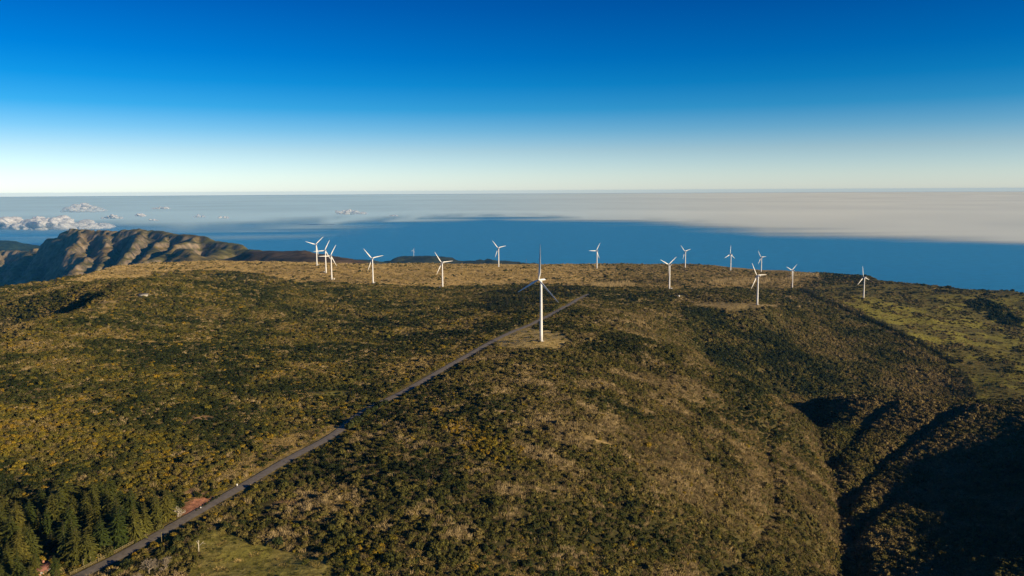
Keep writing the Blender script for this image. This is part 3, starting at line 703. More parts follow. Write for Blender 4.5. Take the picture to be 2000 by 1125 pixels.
def bush(seed, mat, leaves=230, lobes=7, flat=0.8, lsize=0.12):
    r = np.random.default_rng(seed); mb = MB()
    cen = []
    for k in range(lobes):
        a = r.uniform(0, 6.28); d = 0.55*math.sqrt(r.random()); cen.append((d*math.cos(a), d*math.sin(a), r.uniform(0.12, 0.62)*flat*(1-0.4*d), r.uniform(0.30, 0.50)))
    for (x, y, z, q) in cen:
        J = 1+0.3*(r.random((len(ICO1[0]), 1))-0.5); mb.add(ICO1[0]*J*q*[.88, .88, .8]+[x, y, z], None, ICO1[1])
    per = leaves//lobes
    for (x, y, z, q) in cen:
        N = r.normal(size=(per, 3)); N[:,2] = np.abs(N[:,2])*1.1-0.25; N /= np.linalg.norm(N, axis=1)[:,None]
        Pc = N*q*r.uniform(0.86, 1.14, per)[:,None]*[1, 1, .9]+[x, y, z]
        V, Qd = quads_at(Pc, N+r.normal(size=(per, 3))*0.55, lsize, r); mb.add(V, Qd)
    return mb.mesh('bush', mat)
def twigs(seed, mat, n=60, spread=0.55, h=1.0, w=0.035, lean=0.5):
    r = np.random.default_rng(seed); V = []; 
    for k in range(n):
        a = r.uniform(0, 6.28); d = spread*math.sqrt(r.random()); p = np.array([d*math.cos(a), d*math.sin(a), -0.1])
        t = p+np.array([math.cos(a)*d*lean+r.normal()*.13, math.sin(a)*d*lean+r.normal()*.13, h*r.uniform(.5, 1.1)])
        b_ = r.uniform(0, 6.28); e = np.array([math.cos(b_), math.sin(b_), 0])*w*r.uniform(.6, 1.5)
        mid = (p+t)/2+r.normal(size=3)*0.05
        V += [p-e, p+e, mid+e*.8, mid-e*.8, mid-e*.8, mid+e*.8, t+e*.25, t-e*.25]
    return mesh_np('twigs', np.array(V), np.arange(len(V)).reshape(-1, 4), mat)
M_HEATH = leaf_ramp('heath_foliage', [(0.0, (0.020, 0.027, 0.007)), (0.25, (0.047, 0.050, 0.011)), (0.55, (0.096, 0.085, 0.020)), (0.82, (0.140, 0.110, 0.034)), (1.0, (0.180, 0.135, 0.052))])
M_GORSE = leaf_ramp('gorse_flower', [(0.0, (0.090, 0.084, 0.013)), (0.5, (0.155, 0.120, 0.014)), (1.0, (0.230, 0.148, 0.012))])
M_DEAD = leaf_ramp('dead_twig', [(0.0, (0.135, 0.104, 0.050)), (0.5, (0.250, 0.188, 0.088)), (1.0, (0.460, 0.350, 0.175))])
M_STRAW = leaf_ramp('dry_grass', [(0.0, (0.150, 0.125, 0.028)), (0.5, (0.280, 0.205, 0.068)), (1.0, (0.450, 0.325, 0.125))])
M_GREEN = leaf_ramp('green_grass', [(0.0, (0.050, 0.055, 0.010)), (0.5, (0.095, 0.095, 0.014)), (1.0, (0.150, 0.130, 0.022))])
def stock(name, meshes):
    c = bpy.data.collections.new(name)
    for k, me in enumerate(meshes):
        o = bpy.data.objects.new('%s_%02d' % (name, k), me); c.objects.link(o)
    return c
ST = {
    'heath': stock('heath_stock', [bush(s, M_HEATH, 300, 8, 0.8, 0.095) for s in range(5)]+[bush(s+9, M_HEATH, 260, 10, 0.6, 0.10) for s in range(3)]),
    'gorse': stock('gorse_stock', [bush(s+20, M_GORSE, 240, 8, 0.75, 0.10) for s in range(4)]),
    'dead': stock('dead_stock', [twigs(s+30, M_DEAD, 90, .75, .8, .028, .6) for s in range(4)]+[twigs(s+36, M_DEAD, 60, 0.6, 1.15, 0.03, 0.4) for s in range(2)]),
    'straw': stock('straw_stock', [twigs(s+40, M_STRAW, 90, 0.8, 0.50, 0.04, 0.8) for s in range(4)]),
    'green': stock('green_stock', [twigs(s+50, M_GREEN, 60, 0.7, 0.40, 0.07, 0.9) for s in range(3)]),
}
def scatter_tree(coll):
    g = bpy.data.node_groups.new('scatter', 'GeometryNodeTree')
    g.interface.new_socket('Geometry', in_out='INPUT', socket_type='NodeSocketGeometry'); g.interface.new_socket('Geometry', in_out='OUTPUT', socket_type='NodeSocketGeometry')
    N, L = g.nodes, g.links
    gi, go = N.new('NodeGroupInput'), N.new('NodeGroupOutput')
    ci = N.new('GeometryNodeCollectionInfo'); ci.inputs['Collection'].default_value = coll; ci.inputs['Separate Children'].default_value = True; ci.inputs['Reset Children'].default_value = True
    ip = N.new('GeometryNodeInstanceOnPoints'); ip.inputs['Pick Instance'].default_value = True
    def na(nm, ty):
        q = N.new('GeometryNodeInputNamedAttribute'); q.data_type = ty; q.inputs['Name'].default_value = nm; return q.outputs['Attribute']
    L.new(gi.outputs[0], ip.inputs['Points']); L.new(ci.outputs[0], ip.inputs['Instance'])
    L.new(na('idx', 'INT'), ip.inputs['Instance Index']); L.new(na('rot', 'FLOAT_VECTOR'), ip.inputs['Rotation']); L.new(na('scl', 'FLOAT_VECTOR'), ip.inputs['Scale'])
    L.new(ip.outputs[0], go.inputs[0]); return g
def scatter(name, key, Pt, scl, tint, label, cat):
    n = len(Pt); me = mesh_np(name, Pt, [])
    vattr(me, 'idx', rng.integers(0, len(ST[key].objects), n), 'INT')
    rot = np.c_[rng.normal(size=n)*.10, rng.normal(size=n)*.10, rng.uniform(0, 6.28, n)]; vattr(me, 'rot', rot, 'FLOAT_VECTOR')
    s = np.c_[scl*rng.uniform(.85, 1.2, n), scl*rng.uniform(.85, 1.2, n), scl*rng.uniform(.75, 1.2, n)]; vattr(me, 'scl', s, 'FLOAT_VECTOR')
    vattr(me, 'tint', np.clip(tint, 0, 1))
    o = link(name, me); md = o.modifiers.new('scatter', 'NODES'); md.node_group = scatter_tree(ST[key])
    return tag(o, label, cat, kind='stuff')
# candidate spots: denser near the camera, fewer and a little larger far away
NC = 430000
def cand():
    r = np.sqrt(rng.uniform(205**2, 720**2, NC*38//100)); r2 = np.sqrt(rng.uniform(720**2, 1250**2, NC*34//100)); r3 = np.sqrt(rng.uniform(1250**2, 2150**2, NC*28//100))
    r = np.r_[r, r2, r3]; az = rng.uniform(R(-38.5), R(38.5), len(r)); return r*np.sin(az), r*np.cos(az), r
x, y, r = cand(); z = hz(x, y); u, v, dep, Z = zones(x, y, z)
R0 = np.interp(np.arctan2(x, y), _AZ, _RR); keep = r < R0*1.06
rd = segdist(x, y, ROAD[::3]); keep &= rd > 4.6+2.2*rng.random(len(rd))
for L, w in DLINES[1:2]: keep &= segdist(x, y, L) > min(w*0.35, 1.2)
n1 = fbm(x, y, 46, 4, 61.0); n2 = fbm(x, y, 14, 3, 62.0); n3 = fbm(x, y, 120, 3, 63.0); n4 = fbm(x, y, 30, 3, 64.0); rnd = rng.random(len(x))
W = {k: np.zeros(len(x)) for k in ('heath', 'gorse', 'dead', 'straw', 'green', 'none')}
ru = np.interp(v, [p[1] for p in ROAD_PX][::-1], [p[0] for p in ROAD_PX][::-1])
left = (u < ru); ridge = ~left & (v > 575)
W['heath'][:] = 0.80; W['dead'][:] = 0.07; W['straw'][:] = 0.05; W['gorse'][:] = 0.05; W['none'][:] = 0.06
# left field
gm = sstep(700, 900, v)*sstep(560, 250, u)
W['gorse'] += left*(sstep(.46, .60, n1)*(0.25+1.5*gm)+0.10*gm); W['none'] += left*0.06; op = sstep(.58, .66, n4*.6+n1*.4)*(1-gm)*left; W['straw'] += op*1.6; W['none'] += op*1.2
W['dead'] += left*sstep(.60, .72, n2)*0.15
# central ridge of dead heath
W['dead'] += ridge*(0.12+2.2*sstep(.50, .62, n1*0.55+n2*0.45)); W['straw'] += ridge*sstep(.54, .66, n4)*0.7; W['none'] += ridge*0.05
gp = np.hypot((u-950)/80, (v-868-(u-950)*0.45)/30); W['gorse'] += ridge*(4.0*sstep(1.25, .7, gp))
gp = np.hypot((u-700)/60, (v-1080)/40); W['gorse'] += ridge*1.2*sstep(1.3, .5, gp)
W['dead'] *= 1-0.6*(ridge & (v < 730)); W['straw'] *= 1-0.5*(ridge & (v < 730)); pd_ = np.hypot(x-NEAR[0], y-NEAR[1]-5); W['heath'] += 1.6*sstep(75, 45, pd_)
rs = sstep(16, 5, rd)*(v > 660); W['gorse'] += rs*0.7; W['straw'] += rs*0.8
s_ = Z['slope'] | ((u > 1330) & (v < 700) & (v > 600) & (u < 1900)); W['dead'][s_] *= 0.18; W['straw'][s_] *= 0.2; W['gorse'][s_] *= 0.1
h_ = Z['hill']; W['dead'][h_] *= 0.15; W['straw'][h_] *= 0.1; W['gorse'][h_] = 0
t_ = Z['tan']
for k, q in (('heath', .05), ('dead', .45), ('straw', 1.6), ('gorse', .0), ('none', .12)): W[k][t_] = q
W['heath'][t_] += 0.6*sstep(.60, .68, n1[t_])+1.5*sstep(.62, .68, n4[t_]); tr_ = t_ & (u > 1130); W['heath'][tr_] += 0.35
m_ = Z['mr']; sc_ = sstep(.50, .58, n1*0.5+n4*0.5)
for k in W: W[k][m_] = 0.0
W['none'][m_] = 1.1; W['straw'][m_] = .25; W['green'][m_] = .55; W['heath'][m_] = 3.2*sc_[m_]+0.12; W['heath'][Z['holl']] = 9.0
b_ = Z['mb']
for k in W: W[k][b_] = 0.0
W['green'][b_] = 1.4; W['straw'][b_] = .10; W['heath'][b_] = 0.10; W['none'][b_] = .5
for k_ in ('pad', 'path'):
    q = Z[k_]
    for k in W: W[k][q] = 0.0
    W['none'][q] = 1.5; W['straw'][q] = 0.15; W['green'][q] = 0.12; W['heath'][q] = 0.02
q = Z['verge']
for k in W: W[k][q] *= 0.25
W['straw'][q] += 1.0; W['dead'][q] += 0.3
q = Z['pale_grass']; W['heath'][q] *= .15; W['straw'][q] += .7
keep &= ~Z['lot']
for bx_, by_, br_ in BARE: keep &= (np.hypot((x-bx_)/2.2, y-by_)+6*(n2-.5) > br_*.9) | (rng.random(len(x)) < .12)
q = Z['con']; 
for k in W: W[k][q] *= 0.5
W['none'][q] += 0.5
names = list(W); S = np.cumsum(np.stack([W[k] for k in names]), 0); pick = (rnd*S[-1] > S).sum(0)
far = np.interp(r, [300, 720, 721, 1250, 1251, 2000], [1.0, 1.0, 1.15, 1.25, 1.6, 1.9])
LBL = {'heath': ('heath_shrubs', 'dark green and olive heath bushes covering the plateau', 'shrubs'), 'gorse': ('gorse_bushes', 'ochre yellow gorse bushes scattered through the scrub', 'gorse'),
    'dead': ('dead_heath', 'pale grey brown leafless heath stems over the ridge', 'dead shrubs'), 'straw': ('dry_grass', 'straw coloured dry grass tufts on the plateau and verges', 'dry grass'),
    'green': ('meadow_grass', 'short green grass tufts on the open meadows', 'grass')}
for i, k in enumerate(names):
    if k == 'none': continue
    s = keep & (pick == i); nn = s.sum()
    if k == 'heath':
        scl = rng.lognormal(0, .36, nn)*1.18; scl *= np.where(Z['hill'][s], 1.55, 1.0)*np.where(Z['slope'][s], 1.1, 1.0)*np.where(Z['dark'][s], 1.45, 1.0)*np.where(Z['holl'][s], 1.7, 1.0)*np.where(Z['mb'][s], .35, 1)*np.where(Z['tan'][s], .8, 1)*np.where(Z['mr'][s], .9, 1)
        scl = np.clip(scl, .5, 3.6); tint = 0.40+1.5*(n1[s]-.5)+0.8*(n3[s]-.5)+0.9*(n2[s]-.5)+rng.normal(size=nn)*.15 + 0.14*ridge[s] + 0.10*(Z['slope'][s] & ~Z['dark'][s])+0.06*Z['hill'][s]
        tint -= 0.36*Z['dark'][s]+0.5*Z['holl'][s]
    elif k == 'gorse': scl = rng.lognormal(0, .3, nn)*1.15; tint = .45+1.6*(n2[s]-.5)+rng.normal(size=nn)*.25
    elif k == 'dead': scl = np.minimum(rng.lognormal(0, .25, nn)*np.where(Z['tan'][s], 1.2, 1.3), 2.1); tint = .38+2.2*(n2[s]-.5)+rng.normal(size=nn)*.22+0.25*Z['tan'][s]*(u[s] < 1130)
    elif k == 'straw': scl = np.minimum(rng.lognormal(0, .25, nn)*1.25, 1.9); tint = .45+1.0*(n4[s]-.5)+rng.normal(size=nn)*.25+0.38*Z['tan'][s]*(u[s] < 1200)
    else: scl = rng.lognormal(0, .3, nn)*.7; tint = .45+1.2*(n2[s]-.5)+rng.normal(size=nn)*.2
    nm, lb, ct = LBL[k]
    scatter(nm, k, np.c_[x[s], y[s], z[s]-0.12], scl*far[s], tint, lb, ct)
    print(k, nn)
# ------------------------------------------------------------------ conifers
def leaf_mat(name, c1, c2, vary=0.4):
    mt, n, l, b = new_mat(name, 0.8, 0.15)
    oi = n.new('ShaderNodeObjectInfo'); cr = n.new('ShaderNodeValToRGB'); set_ramp(cr, [(0.0, c1), (1.0, c2)]); l.new(oi.outputs['Random'], cr.inputs[0])
    g = n.new('ShaderNodeNewGeometry'); mrr = n.new('ShaderNodeMapRange'); mrr.inputs['To Min'].default_value = 1-vary; mrr.inputs['To Max'].default_value = 1+vary
    l.new(g.outputs['Random Per Island'], mrr.inputs['Value'])
    mx = n.new('ShaderNodeMix'); mx.data_type = 'RGBA'; mx.blend_type = 'MULTIPLY'; mx.inputs[0].default_value = 1
    l.new(cr.outputs[0], mx.inputs[6]); l.new(mrr.outputs[0], mx.inputs[7]); l.new(mx.outputs[2], b.inputs['Base Color'])
    return mt
NEEDLE = leaf_mat('conifer_needles', (0.038, 0.054, 0.010), (0.120, 0.108, 0.020))
NEEDLE_D = leaf_mat('dark_conifer_needles', (0.011, 0.017, 0.006), (0.026, 0.032, 0.009))
BARK = noisy_mat('bark', (0.06, 0.045, 0.03), (0.12, 0.09, 0.06), 3.0)
PALEBARK = noisy_mat('pale_bark', (0.24, 0.20, 0.15), (0.38, 0.32, 0.24), 2.0)
SNAG = noisy_mat('bleached_wood', (0.45, 0.40, 0.32), (0.62, 0.56, 0.45), 2.0)
def conifer_crown(seed, width=0.26, levels=26, per=9, base=0.06, loose=0.25, droop=0.35):
    """unit height crown: whorls of drooping boughs, each a jagged fan of needle sprays"""
    r = np.random.default_rng(seed); V = []; Qs = []; n = 0
    for lv in range(levels):
        t = lv/(levels-1); z0 = base+(0.985-base)*t**0.92
        Lmax = width*(1-t)**0.85+0.012
        k = max(4, int(per*(1-0.45*t)))
        ph = r.uniform(0, 6.28)
        for b in range(k):
            a = ph+6.283*b/k+r.normal()*.18; L = Lmax*r.uniform(1-loose*1.6, 1+loose*.6); zz = z0+r.normal()*.010
            d = np.array([math.cos(a), math.sin(a), 0]); sd = np.array([-d[1], d[0], 0])
            up0 = 0.30*t+0.02; seg = 4
            spine = [np.array([0, 0, zz])+d*L*s+np.array([0, 0, L*(up0*s-droop*s*s)]) for s in np.linspace(0.08, 1, seg+1)]
            for i in range(seg):
                for sg in (-1, 1):
                    wd = L*0.30*(1-0.7*i/seg)*r.uniform(.6, 1.3); p, q = spine[i], spine[i+1]
                    tip = q+sd*sg*wd+d*L*.10-np.array([0, 0, L*.10*r.uniform(.3, 1.6)])
                    V += [p, q+r.normal(size=3)*L*.03, tip, p+sd*sg*wd*.75-np.array([0, 0, L*.08*r.random()])]; Qs.append([n, n+1, n+2, n+3]); n += 4
            p = spine[-2]; V += [p-sd*L*.05, p+sd*L*.05, spine[-1]+d*L*.08, spine[-1]+d*L*.05-np.array([0, 0, L*.1])]; Qs.append([n, n+1, n+2, n+3]); n += 4
    return np.array(V), np.array(Qs)
def trunk_v(h, r0, n=7):
    mb = MB(); mb.tube([(0,0,-.04*h), (0,0,.3*h), (0,0,.7*h), (0,0,.96*h)], [r0, r0*.8, r0*.4, r0*.08], n); return mb
CROWN = []; TRUNKS = []
for s, w_ in ((1, .24), (2, .30), (3, .20), (4, .27), (5, .34)):
    V, Qd = conifer_crown(s, w_, 24, 9, .07, .28, .38); CROWN.append(mesh_np('crown', V, Qd, NEEDLE))
for s, w_ in ((6, .40), (7, .30)):
    V, Qd = conifer_crown(s, w_, 17, 8, .16, .48, .22); CROWN.append(mesh_np('crown', V, Qd, NEEDLE_D if s == 7 else NEEDLE))
TRUNKS.append(trunk_v(1.0, .016).mesh('trunk', BARK, True))
SMALL = []
for s, w_ in ((11, .30), (12, .25), (13, .34), (14, .28)):
    V, Qd = conifer_crown(s, w_, 13, 7, .04, .3, .3); tb = trunk_v(1.0, .02, 5)
    tq = np.concatenate(tb.q)+len(V); tt = np.concatenate(tb.t)+len(V); VV = np.concatenate([V]+tb.v)
    SMALL.append(mesh_np('conifer', VV, [tt, Qd, tq], [NEEDLE_D, BARK], False, np.r_[np.ones(len(tt)), np.zeros(len(Qd)), np.ones(len(tq))]))
def spruce(x, y, h, label, k):
    e = link('spruce_tree', None, None, (x, y, float(hz(x, y))-0.1), rng.uniform(0, 6.28)); e.scale = (h*rng.uniform(.85, 1.45),)*2+(h,)
    tag(e, label, 'tree', 'spruce trees in the roadside grove')
    link('trunk', TRUNKS[0], e); link('crown', CROWN[k], e)
fixed = [(128,1092,15,0),(232,1062,15,3),(265,1052,14,1),(285,1040,13,0),(200,1075,14,1),(172,1095,12,4),(150,1098,13,1),(95,1050,13,0),(78,1045,11,2),(70,1128,9,3),(108,1120,7,1),(25,1078,15,4),(40,1100,13,1),(72,1116,8,4),(18,1122,12,0),(305,1020,13,3),(325,1012,12,1),(332,1003,10,0),
    (258,1012,13,0),(240,1010,12,1),(215,1015,13,4),(190,1020,13,2),(170,1022,14,0),(120,1018,14,3),(105,1022,13,4),(60,1030,12,1),(35,1042,14,0),(5,1048,14,3),(-10,1095,15,1),(-25,1060,13,0),(50,1062,9,2),(8,1010,10,2)]
placed = []
for u, v, h, k in fixed:
    g = on_ground(u, v); placed.append((g[0], g[1], h, k, v))
tries = 0
while len(placed) < 78 and tries < 4000:
    tries += 1; u, v = rng.uniform(-60, 345), rng.uniform(975, 1180)
    if not inpoly(np.array([u]), np.array([v]), Z_CONIF)[0]: continue
    g = on_ground(u, v)
    if segdist(np.array([g[0]]), np.array([g[1]]), ROAD)[0] < 8: continue
    if 70 < u < 112 and v > 1085: continue
    if min(math.hypot(g[0]-p[0], g[1]-p[1]) for p in placed) < 3.4: continue
    placed.append((g[0], g[1], rng.uniform(5.5, 14.5), int(rng.integers(0, 7)), v))
placed.sort(key=lambda p: (p[1], p[0]))
for q, (x, y, h, k, v) in enumerate(placed):
    dr = float(segdist(np.array([x]), np.array([y]), ROAD)[0])
    size = 'tall' if h > 13.6 else 'short' if h < 9.5 else 'medium tall'
    shape = ('slender', 'broad', 'narrow pointed', 'full', 'wide spreading', 'ragged open', 'very dark ragged')[k]
    where = 'on the road side' if dr < 14 else 'at the back edge' if y > 325 else 'in the front half' if y < 285 else 'in the middle'
    spruce(x, y, h, '%s %s green spruce %s of the bottom left grove' % (size, shape, where), k)
def conifer(x, y, h, label, group):
    o = link('conifer_tree', SMALL[int(rng.integers(0, 4))], None, (x, y, float(hz(x, y))-0.1), rng.uniform(0, 6.28)); o.scale = (h*rng.uniform(1.0, 1.5),)*2+(h,)
    tag(o, label, 'tree', group)
HEDGE_PX = [(1566,568),(1590,579),(1620,592),(1655,607),(1690,622),(1730,640),(1770,659),(1805,676),(1840,694),(1862,712)]
HL = smooth_line([on_ground(u, v)[:2] for u, v in HEDGE_PX], 5.0)
cum = np.r_[0, np.cumsum(np.linalg.norm(np.diff(HL, axis=0), axis=1))]
for s in np.arange(0, cum[-1], 5.0):
    for off in (-2.5, 3.0):
        if rng.random() < .12: continue
        p = np.array([np.interp(s, cum, HL[:,0]), np.interp(s, cum, HL[:,1])])+rng.normal(size=2)*1.2+np.array([off, off*.2])
        conifer(p[0], p[1], rng.uniform(7.0, 10.5), 'dark conifer in the long hedge row running down between scrub slope and green meadow', 'conifers of the long hedge row')
def fill(poly, nmax, mind, h0, h1, label, group, road=7):
    us = [p[0] for p in poly]; vs = [p[1] for p in poly]; pts = []
    for _ in range(nmax*14):
        if len(pts) >= nmax: break
        u, v = rng.uniform(min(us), max(us)), rng.uniform(min(vs), max(vs))
        if not inpoly(np.array([u]), np.array([v]), poly)[0]: continue
        g = on_ground(u, v)
        if segdist(np.array([g[0]]), np.array([g[1]]), ROAD[::2])[0] < road: continue
        if pts and min(math.hypot(g[0]-p[0], g[1]-p[1]) for p in pts) < mind: continue
        pts.append(g); conifer(g[0], g[1], rng.uniform(h0, h1), label, group)
fill([(1858,712),(1874,716),(1908,770),(1912,786),(1862,782),(1866,740)], 32, 3.8, 5.5, 8.5, 'young dark conifer in the block at the lower end of the hedge row', 'young conifers at the lower end of the hedge')
fill([(930,592),(955,572),(1040,562),(1140,560),(1128,574),(1086,584),(1062,598),(1010,614),(950,610)], 60, 7.5, 9.0, 13.0, 'dark green conifer in the plantation behind the large near turbine', 'conifers of the plantation behind the near turbine')
for u, v, h in [(424,562,8),(420,573,6),(845,575,7),(842,584,6),(862,570,5),(330,571,5),(372,578,6),(235,562,6),(560,556,5)]:
    g = on_ground(u, v); conifer(g[0], g[1], h, 'lone dark bushy tree standing out of the distant scrub', 'lone dark trees in the distant scrub')

# bare pale trunks of the fire killed strip (hundreds, one mass)
def stems(seed):
    r = np.random.default_rng(seed); mb = MB()
    for k in range(5):
        x, y = r.normal(size=2)*1.2; h = r.uniform(3.0, 5.5); mb.tube([(x, y, -.2), (x+r.normal()*.15, y+r.normal()*.15, h*.5), (x+r.normal()*.3, y+r.normal()*.3, h)], [.13, .10, .03], 4, False)
        for q in range(5):
            z = h*r.uniform(.4, .95); a = r.uniform(0, 6.28); mb.tube([(x, y, z), (x+math.cos(a)*.7, y+math.sin(a)*.7, z+.6)], [.05, .02], 3, False)
    return mb.mesh('stems', M_DEAD)
ST['stems'] = stock('stem_stock', [stems(s) for s in range(4)])
pts = []
BAND = [(1380,551),(1420,546),(1480,544),(1560,545),(1560,553),(1480,556),(1390,558)]; BAND2 = [(1540,534),(1600,536),(1600,541),(1545,541)]; BAND3 = [(1150,556),(1230,552),(1240,560),(1160,562)]
for poly, nn in ((BAND, 420), (BAND2, 150), (BAND3, 160)):
    us = [p[0] for p in poly]; vs = [p[1] for p in poly]; c = 0
    while c < nn:
        u, v = rng.uniform(min(us), max(us)), rng.uniform(min(vs), max(vs))
        if inpoly(np.array([u]), np.array([v]), poly)[0]: pts.append(on_ground(u, v)); c += 1
ROWP = [(1155,553),(1180,546),(1330,546),(1330,552),(1190,556)]; us = [p[0] for p in ROWP]; rowp = []
while len(rowp) < 150:
    u, v = rng.uniform(1155, 1330), rng.uniform(545, 556)
    if inpoly(np.array([u]), np.array([v]), ROWP)[0]: rowp.append(on_ground(u, v))
def row_conifer(sd):
    V, Qd = conifer_crown(sd, .28, 10, 6, .04, .3, .3); return mesh_np('row_conifer', V*6.0, Qd, NEEDLE_D)
ST['row'] = stock('row_stock', [row_conifer(60), row_conifer(61)]); scatter('shelter_wood', 'row', np.array(rowp), np.full(len(rowp), 1.0), np.zeros(len(rowp)), 'dark thin shelter wood across the tan plateau', 'wood')
PLP = [(930,592),(955,572),(1040,562),(1140,560),(1128,574),(1086,584),(1062,598),(1010,614),(950,610)]; plp = []
while len(plp) < 130:
    u, v = rng.uniform(930, 1140), rng.uniform(560, 614)
    if inpoly(np.array([u]), np.array([v]), PLP)[0]:
        q_ = on_ground(u, v)
        if segdist(q_[:1], q_[1:2], ROAD[::2])[0] > 8: plp.append(q_)
scatter('plantation_wood', 'row', np.array(plp), rng.uniform(1.2, 1.9, len(plp)), np.zeros(len(plp)), 'dense dark conifer wood filling the plantation behind the near turbine', 'wood')
pts = np.array(pts); scatter('dead_trunks', 'stems', pts, np.full(len(pts), 1.2), rng.normal(size=len(pts))*.2+.75, 'pale bare trunks of the dead tree strip on the far plateau', 'dead trees')

# ------------------------------------------------------------------ bare trees and roadside bushes
def bare_tree(seed, h, spread, mat, depth=5, trunks=3, dense=3):
    r = np.random.default_rng(seed); tr = MB(); tw = MB()
    def grow(p, d, L, rad, k):
        q = p+d*L; (tr if k >= depth-1 else tw).tube([p, (p+q)/2+r.normal(size=3)*L*.05, q], [rad, rad*.85, rad*.65], 5 if k > 2 else 3, False)
        if k == 0: return
        for _ in range(dense if k > 1 else dense+1):
            nd = d+r.normal(size=3)*spread; nd[2] += .22; nd /= np.linalg.norm(nd); grow(p+d*L*r.uniform(.6, 1.0), nd, L*r.uniform(.6, .85), max(rad*.58, .022), k-1)
    for t in range(trunks):
        d = np.array([r.normal()*.35, r.normal()*.35, 1]); d /= np.linalg.norm(d); grow(np.array([r.normal()*.3, r.normal()*.3, -.2]), d, h*.30, .16, depth)
    return tr.mesh('trunk', mat, True), tw.mesh('branches', mat)
for i, (u, v, h, sd, lb, mat, nm) in enumerate([(290,1118,6.5,1,'grey brown leafless rounded tree at the bottom edge, left of its pair',PALEBARK,'bare_tree'),(325,1112,6.5,2,'grey brown leafless rounded tree at the bottom edge beside the green meadow',PALEBARK,'bare_tree'),
        (308,1148,5.5,3,'leafless tree half cut off by the bottom edge between two others',PALEBARK,'bare_tree'),(270,1140,4.5,5,'small leafless bush tree by the road at the bottom edge',PALEBARK,'bare_tree'),(347,1006,4.5,4,'pale bare tree between the spruce grove and the red clay lot',SNAG,'bare_tree')]):
    g = on_ground(u, v); a, b_ = bare_tree(sd, h, .55, mat, 5, 3, 3); e = link(nm, None, None, g); tag(e, lb, 'tree', 'leafless trees near the road'); link('trunk', a, e); link('branches', b_, e)
r_ = np.random.default_rng(5); sb = MB(); sb.tube([(0,0,-.3),(.1,0,2),(0,.1,4.2)], [.2,.16,.08], 6); sb.tube([(.05,0,1.8),(1.2,.2,3.0),(1.9,.2,3.6)], [.12,.09,.05], 5); sb.tube([(1.2,.2,3.0),(2.6,0,3.0)], [.07,.04], 5); sb.tube([(0,0,2.8),(-.8,.2,3.9)], [.09,.04], 5); sb.tube([(0,.05,3.2),(.7,0,4.2)], [.07,.03], 5)
g = on_ground(388, 1077); tag(link('dead_tree', sb.mesh('dead_tree', SNAG, True), None, g), 'bleached white dead tree with broken branches at the meadow edge', 'tree')
def round_bush(u, v, s, tint, label, sz=1.0):
    g = on_ground(u, v); me = bush(int(u*3+v), M_BUSH[tint], 420, 10, .85, .085); o = link('round_bush', me, None, g-np.array([0, 0, .15]), rng.uniform(0, 6)); o.scale = (s, s, s*sz); tag(o, label, 'bush')
M_BUSH = [leaf_mat('dark_bush_leaves', (0.020, 0.030, 0.008), (0.036, 0.042, 0.010)), leaf_mat('ochre_bush_leaves', (0.12, 0.09, 0.012), (0.17, 0.12, 0.012)), leaf_mat('olive_bush_leaves', (0.05, 0.05, 0.012), (0.075, 0.07, 0.016))]
round_bush(352, 1056, 3.0, 0, 'large dark round bush right of the road at the upper end of the meadow')
round_bush(362, 1080, 2.6, 2, 'olive bush between the dark round bush and the dead white tree')
round_bush(340, 1078, 2.6, 0, 'dark bush just above the pair of leafless trees')
round_bush(318, 1078, 2.2, 2, 'olive bush between road and leafless trees')
round_bush(250, 1108, 3.0, 0, 'dark bush beside the road at the bottom edge, left of the leafless trees')
round_bush(228, 1122, 2.6, 2, 'olive bush on the verge at the bottom edge')
round_bush(300, 1065, 1.8, 1, 'ochre bush on the right verge opposite the end of the wooden fence')
round_bush(342, 1048, 2.0, 1, 'ochre bush on the right verge above the dark round bush')
round_bush(545, 1062, 3.2, 0, 'dark bush at the upper right edge of the green meadow')
round_bush(440, 1030, 2.6, 0, 'dark bush at the top corner of the green meadow')
round_bush(470, 1022, 2.4, 0, 'dark bush right of the top corner of the green meadow')
for u, v, s, tn, lb in [(20,1032,3.6,0,'rounded dark broadleaf tree at the upper left end of the spruce grove'),(150,1008,3.2,2,'rounded olive broadleaf tree behind the spruce grove'),(112,1040,3.6,2,'broad yellow green tree in the middle of the spruce grove'),(268,1000,3.0,0,'rounded dark tree at the back right of the spruce grove'),(60,1078,3.6,0,'broad dark tree above the red roofed house'),(210,1085,2.8,2,'olive rounded tree at the road side of the spruce grove'),(310,1034,2.4,2,'small olive bush between fence end and spruce grove')]:
    round_bush(u, v, s, tn, lb, 1.7)
# tall hedge that hides and shades the dip of the road
rc = ROAD; uu_, vv_, _ = project(np.c_[rc, rz]); sel = np.where((uu_ > 668) & (uu_ < 742))[0]
dd_ = np.gradient(rc, axis=0); dd_ /= np.linalg.norm(dd_, axis=1)[:,None]; nr = np.c_[dd_[:,1], -dd_[:,0]]
for q in np.arange(sel[0], sel[-1]+1):
    p = rc[q]+nr[q]*(4.2+rng.uniform(-.4, .6)); o = link('hedge_bush', bush(int(q), M_BUSH[0], 260, 8, .95, .10), None, (p[0], p[1], float(hz(p[0], p[1]))-.2), rng.uniform(0, 6)); s = rng.uniform(3.0, 4.2); o.scale = (s, s, s*1.15)
    tag(o, 'dark tall bush in the row shading the dip of the road', 'bush', 'bushes shading the dip of the road')

